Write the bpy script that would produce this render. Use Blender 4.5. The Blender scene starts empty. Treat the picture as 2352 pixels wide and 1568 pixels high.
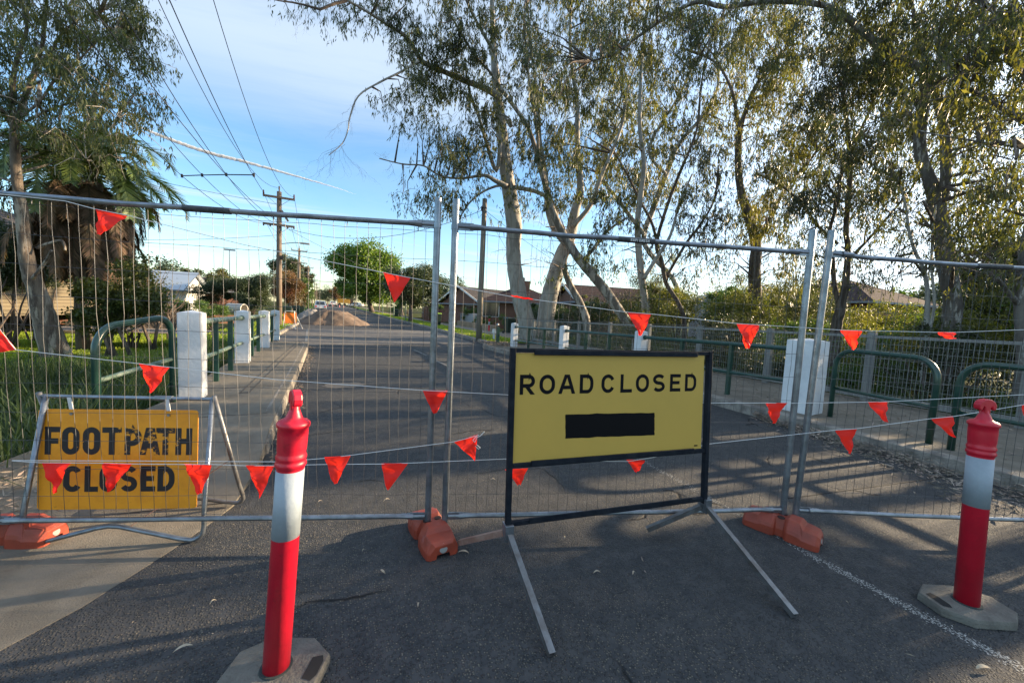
import bpy, math, random
import numpy as np
from mathutils import Vector, Matrix
random.seed(7); rng = np.random.default_rng(7)
SC = bpy.context.scene; COL = SC.collection
R_ = math.radians
# ---------------------------------------------------------------- camera, world, sun, exposure
W_, H_, FPX = 2352., 1568., 870.
ROLL, PITCH, YAW, HC = R_(2.75), R_(4.34), math.atan(441/870.), 1.5
_f = Vector((math.sin(YAW)*math.cos(PITCH), math.cos(YAW)*math.cos(PITCH), -math.sin(PITCH)))
_r = Vector((math.cos(YAW), -math.sin(YAW), 0)); _u = _r.cross(_f)
CR = _r*math.cos(ROLL) + _u*math.sin(ROLL); CU = _u*math.cos(ROLL) - _r*math.sin(ROLL)
cam = bpy.data.cameras.new('camera'); camo = bpy.data.objects.new('camera', cam); COL.objects.link(camo)
m3 = Matrix((CR, CU, -_f)).transposed(); camo.matrix_world = Matrix.Translation((0, 0, HC)) @ m3.to_4x4()
cam.sensor_width = 36; cam.lens = FPX/W_*36; cam.clip_start = .05; cam.clip_end = 30000
SC.camera = camo
SUN_AZ, SUN_EL = R_(-8), R_(14)      # azimuth from +x, towards +y positive
SD = Vector((math.cos(SUN_AZ)*math.cos(SUN_EL), math.sin(SUN_AZ)*math.cos(SUN_EL), math.sin(SUN_EL)))
sl = bpy.data.lights.new('sun', 'SUN'); sl.energy = 5.0; sl.angle = R_(.55); sl.color = (1, .77, .50)
so = bpy.data.objects.new('sun', sl); COL.objects.link(so); so.rotation_euler = SD.to_track_quat('Z', 'Y').to_euler(); so.location = (30, -5, 30)
SC.view_settings.view_transform = 'Standard'; SC.view_settings.look = 'None'; SC.view_settings.gamma = 1; SC.view_settings.exposure = 1.76
wd = bpy.data.worlds.new('World'); SC.world = wd; wd.use_nodes = True
nt = wd.node_tree; N = nt.nodes; L = nt.links; N.clear()
def nd(tree, t, **kw):
    n = tree.nodes.new(t)
    for k, v in kw.items():
        if k.startswith('i_'): n.inputs[int(k[2:]) if k[2:].isdigit() else k[2:].replace('_', ' ')].default_value = v
        else: setattr(n, k, v)
    return n
sky = nd(nt, 'ShaderNodeTexSky', sky_type='NISHITA', sun_disc=False, sun_elevation=SUN_EL, sun_rotation=math.pi/2-SUN_AZ, air_density=1.0, dust_density=.6, ozone_density=2.0, altitude=100)
hs = nd(nt, 'ShaderNodeHueSaturation', i_Saturation=1.22, i_Value=1.0)
L.new(sky.outputs[0], hs.inputs['Color'])
bg = nd(nt, 'ShaderNodeBackground', i_Strength=.105); L.new(hs.outputs[0], bg.inputs[0])
tc = nd(nt, 'ShaderNodeTexCoord'); sx = nd(nt, 'ShaderNodeSeparateXYZ'); L.new(tc.outputs['Generated'], sx.inputs[0])
def M(op, a, b=None, c=None, tree=None, clamp=False):
    tree = tree or nt
    n = tree.nodes.new('ShaderNodeMath'); n.operation = op; n.use_clamp = clamp
    for i, v in enumerate((a, b, c)):
        if v is None: continue
        if isinstance(v, (int, float)): n.inputs[i].default_value = v
        else: tree.links.new(v, n.inputs[i])
    return n.outputs[0]
def mapr(v, a, b, c=0., d=1., tree=None, smooth=True):
    tree = tree or nt
    n = tree.nodes.new('ShaderNodeMapRange'); n.interpolation_type = 'SMOOTHSTEP' if smooth else 'LINEAR'
    tree.links.new(v, n.inputs[0])
    for i, q in zip((1, 2, 3, 4), (a, b, c, d)): n.inputs[i].default_value = q
    return n.outputs[0]
zc = M('MAXIMUM', sx.outputs[2], .02); zz = M('ADD', zc, .12)
cx = M('DIVIDE', sx.outputs[0], zz); cy = M('DIVIDE', sx.outputs[1], zz)
def cloudnoise(ax, ay, ox, oy, sc, det, rough, dist):
    cmb = nd(nt, 'ShaderNodeCombineXYZ')
    L.new(M('ADD', M('MULTIPLY', cx, ax), ox), cmb.inputs[0]); L.new(M('ADD', M('MULTIPLY', cy, ay), oy), cmb.inputs[1])
    n = nd(nt, 'ShaderNodeTexNoise', i_Scale=sc, i_Detail=det, i_Roughness=rough, i_Distortion=dist); L.new(cmb.outputs[0], n.inputs['Vector'])
    return n.outputs[0]
n1 = cloudnoise(.55, 1.1, 3.1, 0.4, 1.1, 9, .62, .7)
n2 = cloudnoise(.25, 1.6, 8.1, 2.4, 2.2, 9, .6, .5)
el = sx.outputs[2]
# a veil of cirrus high up and streaks near the horizon, with clearer air between
hi = M('MULTIPLY', mapr(n1, .28, .62), mapr(el, .26, .50, .15, 1))
lo = M('MULTIPLY', mapr(n2, .46, .74), M('MULTIPLY', mapr(el, .02, .10), mapr(el, .38, .2)))
sdot = nd(nt, 'ShaderNodeVectorMath', operation='DOT_PRODUCT'); L.new(tc.outputs['Generated'], sdot.inputs[0]); sdot.inputs[1].default_value = SD
glow = M('POWER', mapr(sdot.outputs['Value'], .2, 1.0, 0, 1), 1.6)
hz = M('MULTIPLY', mapr(el, .20, 0.0), .12)
cf = M('MAXIMUM', M('ADD', M('MULTIPLY', M('MAXIMUM', hi, lo), .74), .02), M('MAXIMUM', M('MULTIPLY', glow, .9), hz), clamp=True)
cb = nd(nt, 'ShaderNodeBackground'); cb.inputs[0].default_value = (.74, .86, 1, 1)
L.new(M('ADD', .345, M('MULTIPLY', glow, .27)), cb.inputs[1])
mx = nd(nt, 'ShaderNodeMixShader'); L.new(cf, mx.inputs[0]); L.new(bg.outputs[0], mx.inputs[1]); L.new(cb.outputs[0], mx.inputs[2])
wo = nd(nt, 'ShaderNodeOutputWorld'); L.new(mx.outputs[0], wo.inputs[0])
SC.cycles.max_bounces = 5; SC.cycles.transparent_max_bounces = 8; SC.cycles.diffuse_bounces = 3

# ---------------------------------------------------------------- survey of the photograph: a pixel (2352 wide) and a distance give a point
def ray(x, y): return _f + CR*((x-W_/2)/FPX) - CU*((y-H_/2)/FPX)
O = Vector((0, 0, HC))
def gp(x, y, z=0.):
    v = ray(x, y); return O + v*((z-HC)/v.z)
def at(x, y, d):
    v = ray(x, y); return O + v*(d/math.hypot(v.x, v.y))
def depth(p): return (Vector(p)-O).dot(_f)

# ---------------------------------------------------------------- materials
MATS = {}
def mat(name, col, rough=.7, metal=0., col2=None, nscale=8., ncontrast=(.35, .65), bump=0., bscale=40., spec=.5, trans=0., island=0., stretch=None, detail=5, coat=0., col3=None, n3=(.6, .7), s3=20.):
    if name in MATS: return MATS[name]
    m = bpy.data.materials.new(name); m.use_nodes = True; t = m.node_tree
    p = t.nodes['Principled BSDF']; p.inputs['Roughness'].default_value = rough; p.inputs['Metallic'].default_value = metal
    p.inputs['Specular IOR Level'].default_value = spec
    if coat: p.inputs['Coat Weight'].default_value = coat
    tcn = nd(t, 'ShaderNodeTexCoord'); vec = tcn.outputs['Object']
    if stretch:
        mp = nd(t, 'ShaderNodeMapping'); mp.inputs['Scale'].default_value = stretch; t.links.new(vec, mp.inputs[0]); vec = mp.outputs[0]
    cur = None
    if col2 is not None:
        nz = nd(t, 'ShaderNodeTexNoise', i_Scale=nscale, i_Detail=detail, i_Roughness=.65); t.links.new(vec, nz.inputs['Vector'])
        fac = mapr(nz.outputs[0], ncontrast[0], ncontrast[1], tree=t)
        mxn = nd(t, 'ShaderNodeMix', data_type='RGBA'); t.links.new(fac, mxn.inputs[0]); mxn.inputs[6].default_value = (*col, 1); mxn.inputs[7].default_value = (*col2, 1)
        cur = mxn.outputs[2]
    if col3 is not None:
        nz = nd(t, 'ShaderNodeTexNoise', i_Scale=s3, i_Detail=6, i_Roughness=.7); t.links.new(vec, nz.inputs['Vector'])
        fac = mapr(nz.outputs[0], n3[0], n3[1], tree=t)
        mxn = nd(t, 'ShaderNodeMix', data_type='RGBA'); t.links.new(fac, mxn.inputs[0]); mxn.inputs[7].default_value = (*col3, 1)
        if cur is None: mxn.inputs[6].default_value = (*col, 1)
        else: t.links.new(cur, mxn.inputs[6])
        cur = mxn.outputs[2]
    if island:
        ge = nd(t, 'ShaderNodeNewGeometry'); hsn = nd(t, 'ShaderNodeHueSaturation')
        t.links.new(mapr(ge.outputs['Random Per Island'], 0, 1, 1-island, 1+island, tree=t, smooth=False), hsn.inputs['Value'])
        t.links.new(mapr(ge.outputs['Random Per Island'], 0, 1, .5+.035*island*1.5, .5-.035*island*1.5, tree=t, smooth=False), hsn.inputs['Hue'])
        if cur is None: hsn.inputs['Color'].default_value = (*col, 1)
        else: t.links.new(cur, hsn.inputs['Color'])
        cur = hsn.outputs[0]
    if cur is None: p.inputs['Base Color'].default_value = (*col, 1)
    else: t.links.new(cur, p.inputs['Base Color'])
    if bump:
        nb = nd(t, 'ShaderNodeTexNoise', i_Scale=bscale, i_Detail=5, i_Roughness=.6); t.links.new(vec, nb.inputs['Vector'])
        b = nd(t, 'ShaderNodeBump', i_Strength=bump, i_Distance=.02); t.links.new(nb.outputs[0], b.inputs['Height']); t.links.new(b.outputs[0], p.inputs['Normal'])
    if trans:
        tr = nd(t, 'ShaderNodeBsdfTranslucent'); ms = nd(t, 'ShaderNodeMixShader'); ms.inputs[0].default_value = trans
        br = nd(t, 'ShaderNodeMix', data_type='RGBA', blend_type='MULTIPLY'); br.inputs[0].default_value = 1; br.inputs[7].default_value = (2.05, 1.9, .6, 1)
        if cur is None: br.inputs[6].default_value = (*col, 1)
        else: t.links.new(cur, br.inputs[6])
        t.links.new(br.outputs[2], tr.inputs[0])
        t.links.new(p.outputs[0], ms.inputs[1]); t.links.new(tr.outputs[0], ms.inputs[2]); t.links.new(ms.outputs[0], t.nodes['Material Output'].inputs[0])
    MATS[name] = m; return m

def asphalt():
    m = bpy.data.materials.new('asphalt'); m.use_nodes = True; t = m.node_tree; p = t.nodes['Principled BSDF']
    tcn = nd(t, 'ShaderNodeTexCoord'); v = tcn.outputs['Object']
    vo = nd(t, 'ShaderNodeTexVoronoi', i_Scale=88., i_Randomness=1.); t.links.new(v, vo.inputs['Vector'])
    stone = mapr(vo.outputs['Distance'], .22, .55, 1, 0, tree=t)
    wn = nd(t, 'ShaderNodeSeparateColor'); t.links.new(vo.outputs['Color'], wn.inputs[0])
    pick = mapr(wn.outputs[0], .30, 1.0, 0, .75, tree=t)
    big = nd(t, 'ShaderNodeTexNoise', i_Scale=.7, i_Detail=6, i_Roughness=.6); t.links.new(v, big.inputs['Vector'])
    worn = mapr(big.outputs[0], .38, .62, .35, 1., tree=t)
    sf = M('MULTIPLY', M('MULTIPLY', stone, pick, tree=t), worn, tree=t)
    med = nd(t, 'ShaderNodeTexNoise', i_Scale=9., i_Detail=8, i_Roughness=.7); t.links.new(v, med.inputs['Vector'])
    base = nd(t, 'ShaderNodeMix', data_type='RGBA'); base.inputs[6].default_value = (.040, .043, .047, 1); base.inputs[7].default_value = (.072, .072, .073, 1)
    t.links.new(mapr(med.outputs[0], .3, .72, tree=t), base.inputs[0])
    c1 = nd(t, 'ShaderNodeMix', data_type='RGBA'); t.links.new(base.outputs[2], c1.inputs[6]); c1.inputs[7].default_value = (.25, .225, .18, 1); t.links.new(sf, c1.inputs[0])
    # smooth bitumen bleed patches and grey worn wheel tracks
    pt = nd(t, 'ShaderNodeTexNoise', i_Scale=.33, i_Detail=4, i_Roughness=.5, i_Distortion=.6); t.links.new(v, pt.inputs['Vector'])
    pf = M('MULTIPLY', mapr(pt.outputs[0], .53, .6, tree=t), .55, tree=t)
    c2 = nd(t, 'ShaderNodeMix', data_type='RGBA'); t.links.new(pf, c2.inputs[0]); t.links.new(c1.outputs[2], c2.inputs[6]); c2.inputs[7].default_value = (.040, .044, .052, 1)
    # cracks
    dv = nd(t, 'ShaderNodeTexNoise', i_Scale=2.2, i_Detail=5); t.links.new(v, dv.inputs['Vector'])
    va = nd(t, 'ShaderNodeMix', data_type='VECTOR'); va.inputs[0].default_value = .25; t.links.new(v, va.inputs[4]); t.links.new(dv.outputs['Color'], va.inputs[5])
    vc = nd(t, 'ShaderNodeTexVoronoi', feature='DISTANCE_TO_EDGE', i_Scale=1.1); t.links.new(va.outputs[1], vc.inputs['Vector'])
    cm = nd(t, 'ShaderNodeTexNoise', i_Scale=.8); t.links.new(v, cm.inputs['Vector'])
    crack = M('MULTIPLY', mapr(vc.outputs['Distance'], .0, .014, 1, 0, tree=t), mapr(cm.outputs[0], .50, .60, tree=t), tree=t)
    c3 = nd(t, 'ShaderNodeMix', data_type='RGBA'); t.links.new(crack, c3.inputs[0]); t.links.new(c2.outputs[2], c3.inputs[6]); c3.inputs[7].default_value = (.012, .012, .013, 1)
    t.links.new(c3.outputs[2], p.inputs['Base Color']); p.inputs['Roughness'].default_value = .78; p.inputs['Specular IOR Level'].default_value = .2
    hgt = M('SUBTRACT', M('ADD', M('MULTIPLY', stone, .6, tree=t), M('MULTIPLY', med.outputs[0], .5, tree=t), tree=t), crack, tree=t)
    b = nd(t, 'ShaderNodeBump', i_Strength=1.0, i_Distance=.012); t.links.new(hgt, b.inputs['Height']); t.links.new(b.outputs[0], p.inputs['Normal'])
    return m
ASPH = asphalt()
CONC = mat('concrete', (.205, .182, .148), .92, spec=.12, col2=(.155, .138, .112), nscale=3.5, bump=.5, bscale=130, col3=(.12, .10, .085), n3=(.60, .75), s3=7)
KERB = mat('kerb_concrete', (.26, .235, .20), .85, col2=(.13, .115, .10), nscale=5, bump=.6, bscale=50)
WALLP = mat('white_painted_concrete', (.66, .68, .70), .6, col2=(.56, .58, .60), nscale=2.5, bump=.25, bscale=22, col3=(.26, .23, .20), n3=(.67, .73), s3=17)
GALV = mat('galvanised_steel', (.27, .30, .34), .36, .8, col2=(.17, .19, .215), nscale=9, bump=.1, bscale=60, col3=(.16, .12, .10), n3=(.66, .74), s3=14)
WIRE = mat('galvanised_wire', (.082, .082, .085), .5, .4)
GREENP = mat('dark_green_paint', (.012, .045, .034), .28, spec=.6, col2=(.02, .06, .045), nscale=6)
GREENPALE = mat('weathered_green_pipe', (.22, .27, .21), .55, col2=(.06, .12, .085), nscale=7, col3=(.45, .45, .40), n3=(.58, .66), s3=16)
BLACKST = mat('black_painted_steel', (.007, .010, .016), .65, spec=.12, col2=(.016, .02, .026), nscale=14, col3=(.14, .14, .14), n3=(.68, .76), s3=30)
SIGNY = mat('yellow_reflective_sheet', (.51, .335, .068), .5, spec=.3, col2=(.48, .32, .066), nscale=2, col3=(.33, .25, .09), n3=(.70, .78), s3=11)
LETTER = mat('black_vinyl', (.006, .006, .008), .7, spec=.12)
ORPLAST = mat('orange_red_plastic', (.30, .047, .022), .5, col2=(.22, .038, .020), nscale=7, bump=.15, bscale=20)
REDPL = mat('red_plastic_tube', (.56, .007, .028), .42, col2=(.46, .007, .024), nscale=5, coat=.08, col3=(.30, .010, .018), n3=(.56, .72), s3=9, bump=.12, bscale=16)
REFL = mat('white_reflective_band', (.31, .36, .41), .6, 0, col2=(.27, .32, .36), nscale=9, bump=.1, bscale=90)
RUBBER = mat('grey_rubber', (.165, .157, .135), .88, col2=(.11, .103, .09), nscale=9, bump=.5, bscale=70)
RUBDARK = mat('dark_rubber', (.03, .04, .04), .8)
FLAG = mat('orange_pennant_vinyl', (.86, .034, .034), .5, spec=.3, trans=.5)
FLAG.node_tree.nodes  # pennants glow a little when lit from behind
STRING = mat('white_cord', (.66, .66, .66), .8)
RAWST = mat('bare_steel_tube', (.20, .21, .22), .42, .6, col2=(.13, .12, .115), nscale=11)
RUST = mat('rusty_steel', (.22, .12, .09), .7, .2, col2=(.30, .20, .16), nscale=13)
BARKS = mat('smooth_gum_bark', (.36, .34, .305), .8, col2=(.235, .215, .19), nscale=3.0, ncontrast=(.42, .62), bump=.4, bscale=8, stretch=(1.4, 1.4, .42), col3=(.11, .08, .065), n3=(.66, .71), s3=6)
BARKR = mat('rough_brown_bark', (.16, .13, .105), .9, col2=(.055, .04, .032), nscale=5, bump=1., bscale=18, stretch=(2.5, 2.5, .35), col3=(.30, .24, .18), n3=(.6, .72), s3=4)
BARKM = mat('mottled_gum_bark', (.34, .31, .265), .85, col2=(.12, .10, .08), nscale=3.2, ncontrast=(.44, .56), bump=.7, bscale=12, stretch=(1.8, 1.8, .4))
BARKD = mat('dark_mottled_bark', (.15, .135, .12), .9, col2=(.085, .072, .062), nscale=4, bump=.8, bscale=12, stretch=(2, 2, .5), col3=(.36, .34, .31), n3=(.56, .60), s3=2.6)
BARKP = mat('brown_gum_bark', (.19, .15, .115), .9, col2=(.07, .052, .042), nscale=4, bump=.9, bscale=14, stretch=(2, 2, .4), col3=(.36, .31, .25), n3=(.50, .60), s3=2.2)
TWIG = mat('dark_twig', (.10, .075, .06), .85)
LEAFG = mat('gum_leaf_grey_green', (.040, .056, .028), .5, col2=(.070, .082, .036), nscale=.35, island=.45, trans=.42)
LEAFY = mat('gum_leaf_yellow_green', (.055, .068, .024), .5, col2=(.092, .092, .030), nscale=.4, island=.45, trans=.45)
LEAFD = mat('gum_leaf_dark', (.028, .040, .022), .45, col2=(.048, .058, .028), nscale=.4, island=.4, trans=.33)
LEAFBK = mat('sunlit_creek_leaf', (.058, .082, .026), .5, col2=(.115, .122, .034), nscale=.9, island=.5, trans=.45)  # brighter copy of the leaf green, backlight put into the colour
LEAFP = mat('pale_gum_leaf', (.050, .070, .034), .5, col2=(.095, .108, .042), nscale=.4, island=.45, trans=.45)
LEAFBR = mat('plane_leaf_bright', (.12, .20, .03), .5, col2=(.075, .135, .025), nscale=.5, island=.4, trans=.35)
LEAFH = mat('hedge_leaf', (.045, .095, .02), .5, col2=(.075, .13, .025), nscale=.8, island=.4, trans=.3)
LEAFDK = mat('evergreen_leaf', (.028, .05, .020), .55, col2=(.05, .07, .028), nscale=.5, island=.4, trans=.2)
LEAFR = mat('copper_leaf', (.11, .045, .022), .6, col2=(.10, .085, .03), nscale=.5, island=.45, trans=.3)
PALMG = mat('palm_frond_green', (.095, .155, .045), .4, col2=(.16, .21, .06), nscale=.8, island=.35, trans=.3)
PALMB = mat('dead_palm_frond', (.19, .13, .08), .85, col2=(.095, .065, .042), nscale=1.2, island=.45, trans=.2)
GRASSM = mat('lawn_blades', (.25, .33, .03), .6, col2=(.17, .25, .025), nscale=.8, island=.4, trans=.4)
REEDM = mat('reed_blades', (.028, .055, .016), .55, col2=(.05, .08, .022), nscale=.9, island=.5, trans=.35)
LITM = mat('fallen_leaves', (.30, .25, .195), .85, col2=(.19, .145, .11), nscale=3, island=.5)
GROUND = mat('bank_soil_and_grass', (.055, .075, .022), .95, spec=.03, col2=(.085, .065, .042), nscale=.5, bump=.8, bscale=6, col3=(.05, .08, .018), n3=(.5, .6), s3=1.3)
LAWNG = mat('lawn_soil', (.09, .14, .025), .95, spec=.05, col2=(.05, .08, .018), nscale=2, bump=.6, bscale=30)
BRICK_CACHE = {}
def brick(name, c1, c2, mortar, sc=1., w=.24, h=.086, rough=.85, ms=.012, bmp=.4):
    m = bpy.data.materials.new(name); m.use_nodes = True; t = m.node_tree; p = t.nodes['Principled BSDF']; p.inputs['Roughness'].default_value = rough; p.inputs['Specular IOR Level'].default_value = .08
    tcn = nd(t, 'ShaderNodeTexCoord'); s = nd(t, 'ShaderNodeSeparateXYZ'); t.links.new(tcn.outputs['Object'], s.inputs[0])
    c = nd(t, 'ShaderNodeCombineXYZ'); t.links.new(M('ADD', s.outputs[0], s.outputs[1], tree=t), c.inputs[0]); t.links.new(s.outputs[2], c.inputs[1])
    b = nd(t, 'ShaderNodeTexBrick', i_Scale=sc); b.inputs['Color1'].default_value = (*c1, 1); b.inputs['Color2'].default_value = (*c2, 1); b.inputs['Mortar'].default_value = (*mortar, 1)
    b.inputs['Brick Width'].default_value = w; b.inputs['Row Height'].default_value = h; b.inputs['Mortar Size'].default_value = ms
    t.links.new(c.outputs[0], b.inputs['Vector']); t.links.new(b.outputs['Color'], p.inputs['Base Color'])
    bb = nd(t, 'ShaderNodeBump', i_Strength=bmp, i_Distance=.02); t.links.new(b.outputs['Fac'], bb.inputs['Height']); bb.invert = True; t.links.new(bb.outputs[0], p.inputs['Normal'])
    return m
BRICK = brick('red_brick', (.22, .095, .065), (.17, .075, .052), (.19, .16, .13))
TILE = brick('terracotta_roof_tiles', (.075, .048, .044), (.055, .040, .038), (.03, .02, .02), w=.3, h=.16, ms=.02, bmp=1)
TILEG = brick('grey_roof_tiles', (.085, .075, .072), (.065, .058, .056), (.03, .03, .03), w=.3, h=.16, ms=.02, bmp=1)
WEATHERB = brick('cream_weatherboard', (.15, .125, .085), (.135, .115, .08), (.05, .04, .03), w=40, h=.16, ms=.012)  # cream darkened evenly, shade over the house put into the colour
PLASTW = mat('white_wall', (.72, .72, .70), .7, col2=(.62, .62, .61), nscale=2)
METALR = mat('pale_metal_roof', (.42, .47, .52), .35, .3)
GLASS = mat('window_glass', (.02, .03, .04), .08, spec=.8)
TIMBER = mat('weathered_timber', (.20, .15, .11), .85, col2=(.12, .09, .07), nscale=4, stretch=(6, 6, .5), bump=.4, bscale=10)
TIMBERG = mat('grey_timber', (.22, .22, .21), .85, col2=(.15, .15, .145), nscale=4, stretch=(6, 6, .5), bump=.4, bscale=10)
DARK = mat('dark_timber', (.05, .04, .035), .9, col2=(.03, .025, .02))  # very dark brown timber, mottled at random
BINM = mat('bin_green_plastic', (.012, .03, .022), .45)
LIME = mat('bin_lid_lime', (.25, .42, .04), .45)
CARW = mat('car_white_paint', (.62, .64, .66), .25, coat=.6)
CARS = mat('car_silver_paint', (.42, .45, .48), .28, .4, coat=.6)
TYRE = mat('tyre_rubber', (.015, .015, .016), .8)
LAMPR = mat('red_lens', (.45, .01, .01), .2)
SOIL = mat('brown_earth_heap', (.165, .115, .082), .95, col2=(.10, .07, .052), nscale=1.6, bump=1., bscale=5, col3=(.24, .18, .13), n3=(.6, .7), s3=9)
GRAV = mat('grey_gravel_heap', (.22, .20, .18), .95, col2=(.16, .145, .13), nscale=3, bump=.6, bscale=20)
PAINTW = mat('worn_white_line', (.42, .42, .40), .8)
ORSIGN = mat('orange_sign_sheet', (.80, .20, .012), .5)
CLOUDW = mat('contrail_ice', (.95, .95, .96), 1.)

# ---------------------------------------------------------------- mesh helpers
class MB:
    def __init__(s): s.v = []; s.f = []; s.mi = []; s.cm = 0
    def add(s, vs, fs):
        b = len(s.v); s.v += [tuple(v) for v in vs]; s.f += [tuple(i+b for i in f) for f in fs]; s.mi += [s.cm]*len(fs)
    def box(s, c, size, R=None, taper=1.):
        c = Vector(c); hx, hy, hz = [q/2 for q in size]; vs = []
        for z in (-1, 1):
            k = taper if z > 0 else 1
            for x, y in ((-1, -1), (1, -1), (1, 1), (-1, 1)):
                v = Vector((x*hx*k, y*hy*k, z*hz)); vs.append(c + (R @ v if R else v))
        s.add(vs, [(0, 3, 2, 1), (4, 5, 6, 7), (0, 1, 5, 4), (1, 2, 6, 5), (2, 3, 7, 6), (3, 0, 4, 7)])
    def bar(s, a, b, w, h, up=(0, 0, 1)):
        a = Vector(a); b = Vector(b); d = (b-a); Ln = d.length; d.normalize(); u = Vector(up); x = d.cross(u)
        if x.length < 1e-4: x = d.cross(Vector((1, 0, 0)))
        x.normalize(); u = x.cross(d)
        s.box((a+b)/2, (w, Ln, h), Matrix((x, d, u)).transposed())
    def tube(s, pts, r, n=8, cap=True, flat=None):
        P = [Vector(p) for p in pts]; k = len(P); rr = r if isinstance(r, (list, tuple)) else [r]*k
        t0 = (P[1]-P[0]).normalized(); ref = Vector((0, 0, 1)) if abs(t0.z) < .9 else Vector((1, 0, 0))
        x = t0.cross(ref).normalized(); vs = []
        for i in range(k):
            t = (P[min(i+1, k-1)]-P[max(i-1, 0)]).normalized() if k > 2 else t0
            x = (x - t*x.dot(t)); x = x.normalized() if x.length > 1e-6 else t.orthogonal().normalized(); y = t.cross(x)
            for j in range(n):
                a = 2*math.pi*j/n; vs.append(P[i] + (x*math.cos(a) + y*math.sin(a))*rr[i])
        fs = [(i*n+j, i*n+(j+1) % n, (i+1)*n+(j+1) % n, (i+1)*n+j) for i in range(k-1) for j in range(n)]
        if cap: fs += [tuple(range(n-1, -1, -1)), tuple((k-1)*n+j for j in range(n))]
        s.add(vs, fs)
    def lathe(s, prof, c, n=24, axis=Vector((0, 0, 1))):
        axis = Vector(axis).normalized(); x = axis.orthogonal().normalized(); y = axis.cross(x); c = Vector(c); vs = []
        for r, h in prof:
            for j in range(n):
                a = 2*math.pi*j/n; vs.append(c + axis*h + (x*math.cos(a)+y*math.sin(a))*r)
        k = len(prof)
        fs = [(i*n+j, i*n+(j+1) % n, (i+1)*n+(j+1) % n, (i+1)*n+j) for i in range(k-1) for j in range(n)]
        fs += [tuple(range(n-1, -1, -1)), tuple((k-1)*n+j for j in range(n))]
        s.add(vs, fs)
    def prism(s, poly, org, ux, uy, th):
        """poly in (ux,uy) plane, extruded th along the normal"""
        org = Vector(org); ux = Vector(ux); uy = Vector(uy); nn = ux.cross(uy).normalized(); k = len(poly)
        vs = [org+ux*a+uy*b for a, b in poly] + [org+ux*a+uy*b+nn*th for a, b in poly]
        fs = [tuple(range(k-1, -1, -1)), tuple(range(k, 2*k))] + [(i, (i+1) % k, k+(i+1) % k, k+i) for i in range(k)]
        s.add(vs, fs)
    def loft(s, secs):
        n = len(secs[0]); vs = [p for q in secs for p in q]; k = len(secs)
        fs = [(i*n+j, i*n+(j+1) % n, (i+1)*n+(j+1) % n, (i+1)*n+j) for i in range(k-1) for j in range(n)]
        fs += [tuple(range(n-1, -1, -1)), tuple((k-1)*n+j for j in range(n))]
        s.add(vs, fs)
    def build(s, name, m, parent=None, origin=None, smooth=False, bevel=0.):
        o_ = Vector(origin) if origin is not None else (parent['_o'] if parent is not None and '_o' in parent else Vector((0, 0, 0)))
        o_ = Vector(o_); me = bpy.data.meshes.new(name); me.from_pydata([(v[0]-o_[0], v[1]-o_[1], v[2]-o_[2]) for v in s.v], [], s.f)
        for q in (m if isinstance(m, (list, tuple)) else [m]): me.materials.append(q)
        if isinstance(m, (list, tuple)): me.polygons.foreach_set('material_index', s.mi)
        if smooth: me.polygons.foreach_set('use_smooth', [True]*len(s.f))
        me.update(); o = bpy.data.objects.new(name, me); COL.objects.link(o)
        if parent is not None: o.parent = parent
        else: o.location = o_
        if bevel:
            b = o.modifiers.new('bevel', 'BEVEL'); b.width = bevel; b.segments = 2; b.limit_method = 'ANGLE'; b.angle_limit = R_(35)
        return o
_orig = {}
def tag(o, label=None, cat=None, group=None, kind=None):
    if label: o['label'] = label
    if cat: o['category'] = cat
    if group: o['group'] = group
    if kind: o['kind'] = kind
    return o
def root(name, loc, label, cat, group=None):
    o = bpy.data.objects.new(name, None); o.empty_display_size = .1; COL.objects.link(o); o.location = loc
    ORG[o.name] = Vector(loc); return tag(o, label, cat, group)
ORG = {}
def B(mb, name, m, parent, smooth=False, bevel=0.):
    """build a part whose vertices are given in world coordinates under an unrotated thing; sub-parts keep the thing's origin"""
    top = parent
    while top.parent is not None: top = top.parent
    return mb.build(name, m, parent, origin=ORG.get(top.name, Vector(top.location)), smooth=smooth, bevel=bevel)
def solo(mb, name, m, loc, label, cat, group=None, smooth=False, bevel=0.):
    o = mb.build(name, m, None, origin=loc, smooth=smooth, bevel=bevel); ORG[o.name] = Vector(loc); return tag(o, label, cat, group)
def copy_tree(o, loc, label=None, rotz=None, scale=None, parent=None):
    c = o.copy(); COL.objects.link(c)
    if parent is None:
        c.location = loc
        if rotz is not None: c.rotation_euler = (0, 0, rotz)
        if scale: c.scale = scale if isinstance(scale, (tuple, list)) else (scale,)*3
        if label: c['label'] = label
    else: c.parent = parent
    for ch in list(o.children): copy_tree(ch, None, parent=c)
    return c
SUNGAPS = [(-1., 2.0, 2.4, 3.4), (-.2, 2.8, 4.1, 5.4), (-.1, 2.3, 6.4, 7.3), (1.2, 5.5, 2.05, 3.05), (3.6, 6.3, 2.45, 3.1), (3.2, 6., 1.3, 1.95), (2.4, 6., .95, 1.22), (1.4, 4.6, .62, .86), (-1.3, .1, 1.42, 1.7), (2.2, 6.2, 3.6, 3.9), (-1.7, -.2, 10, 13), (-1.2, -.3, 6, 6.9), (-2.5, 6.7, 14, 17.5), (-16, -3, 15.5, 28), (-1.8, -.8, 2.8, 3.2), (-.9, -.2, 1.9, 2.15)]
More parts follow.
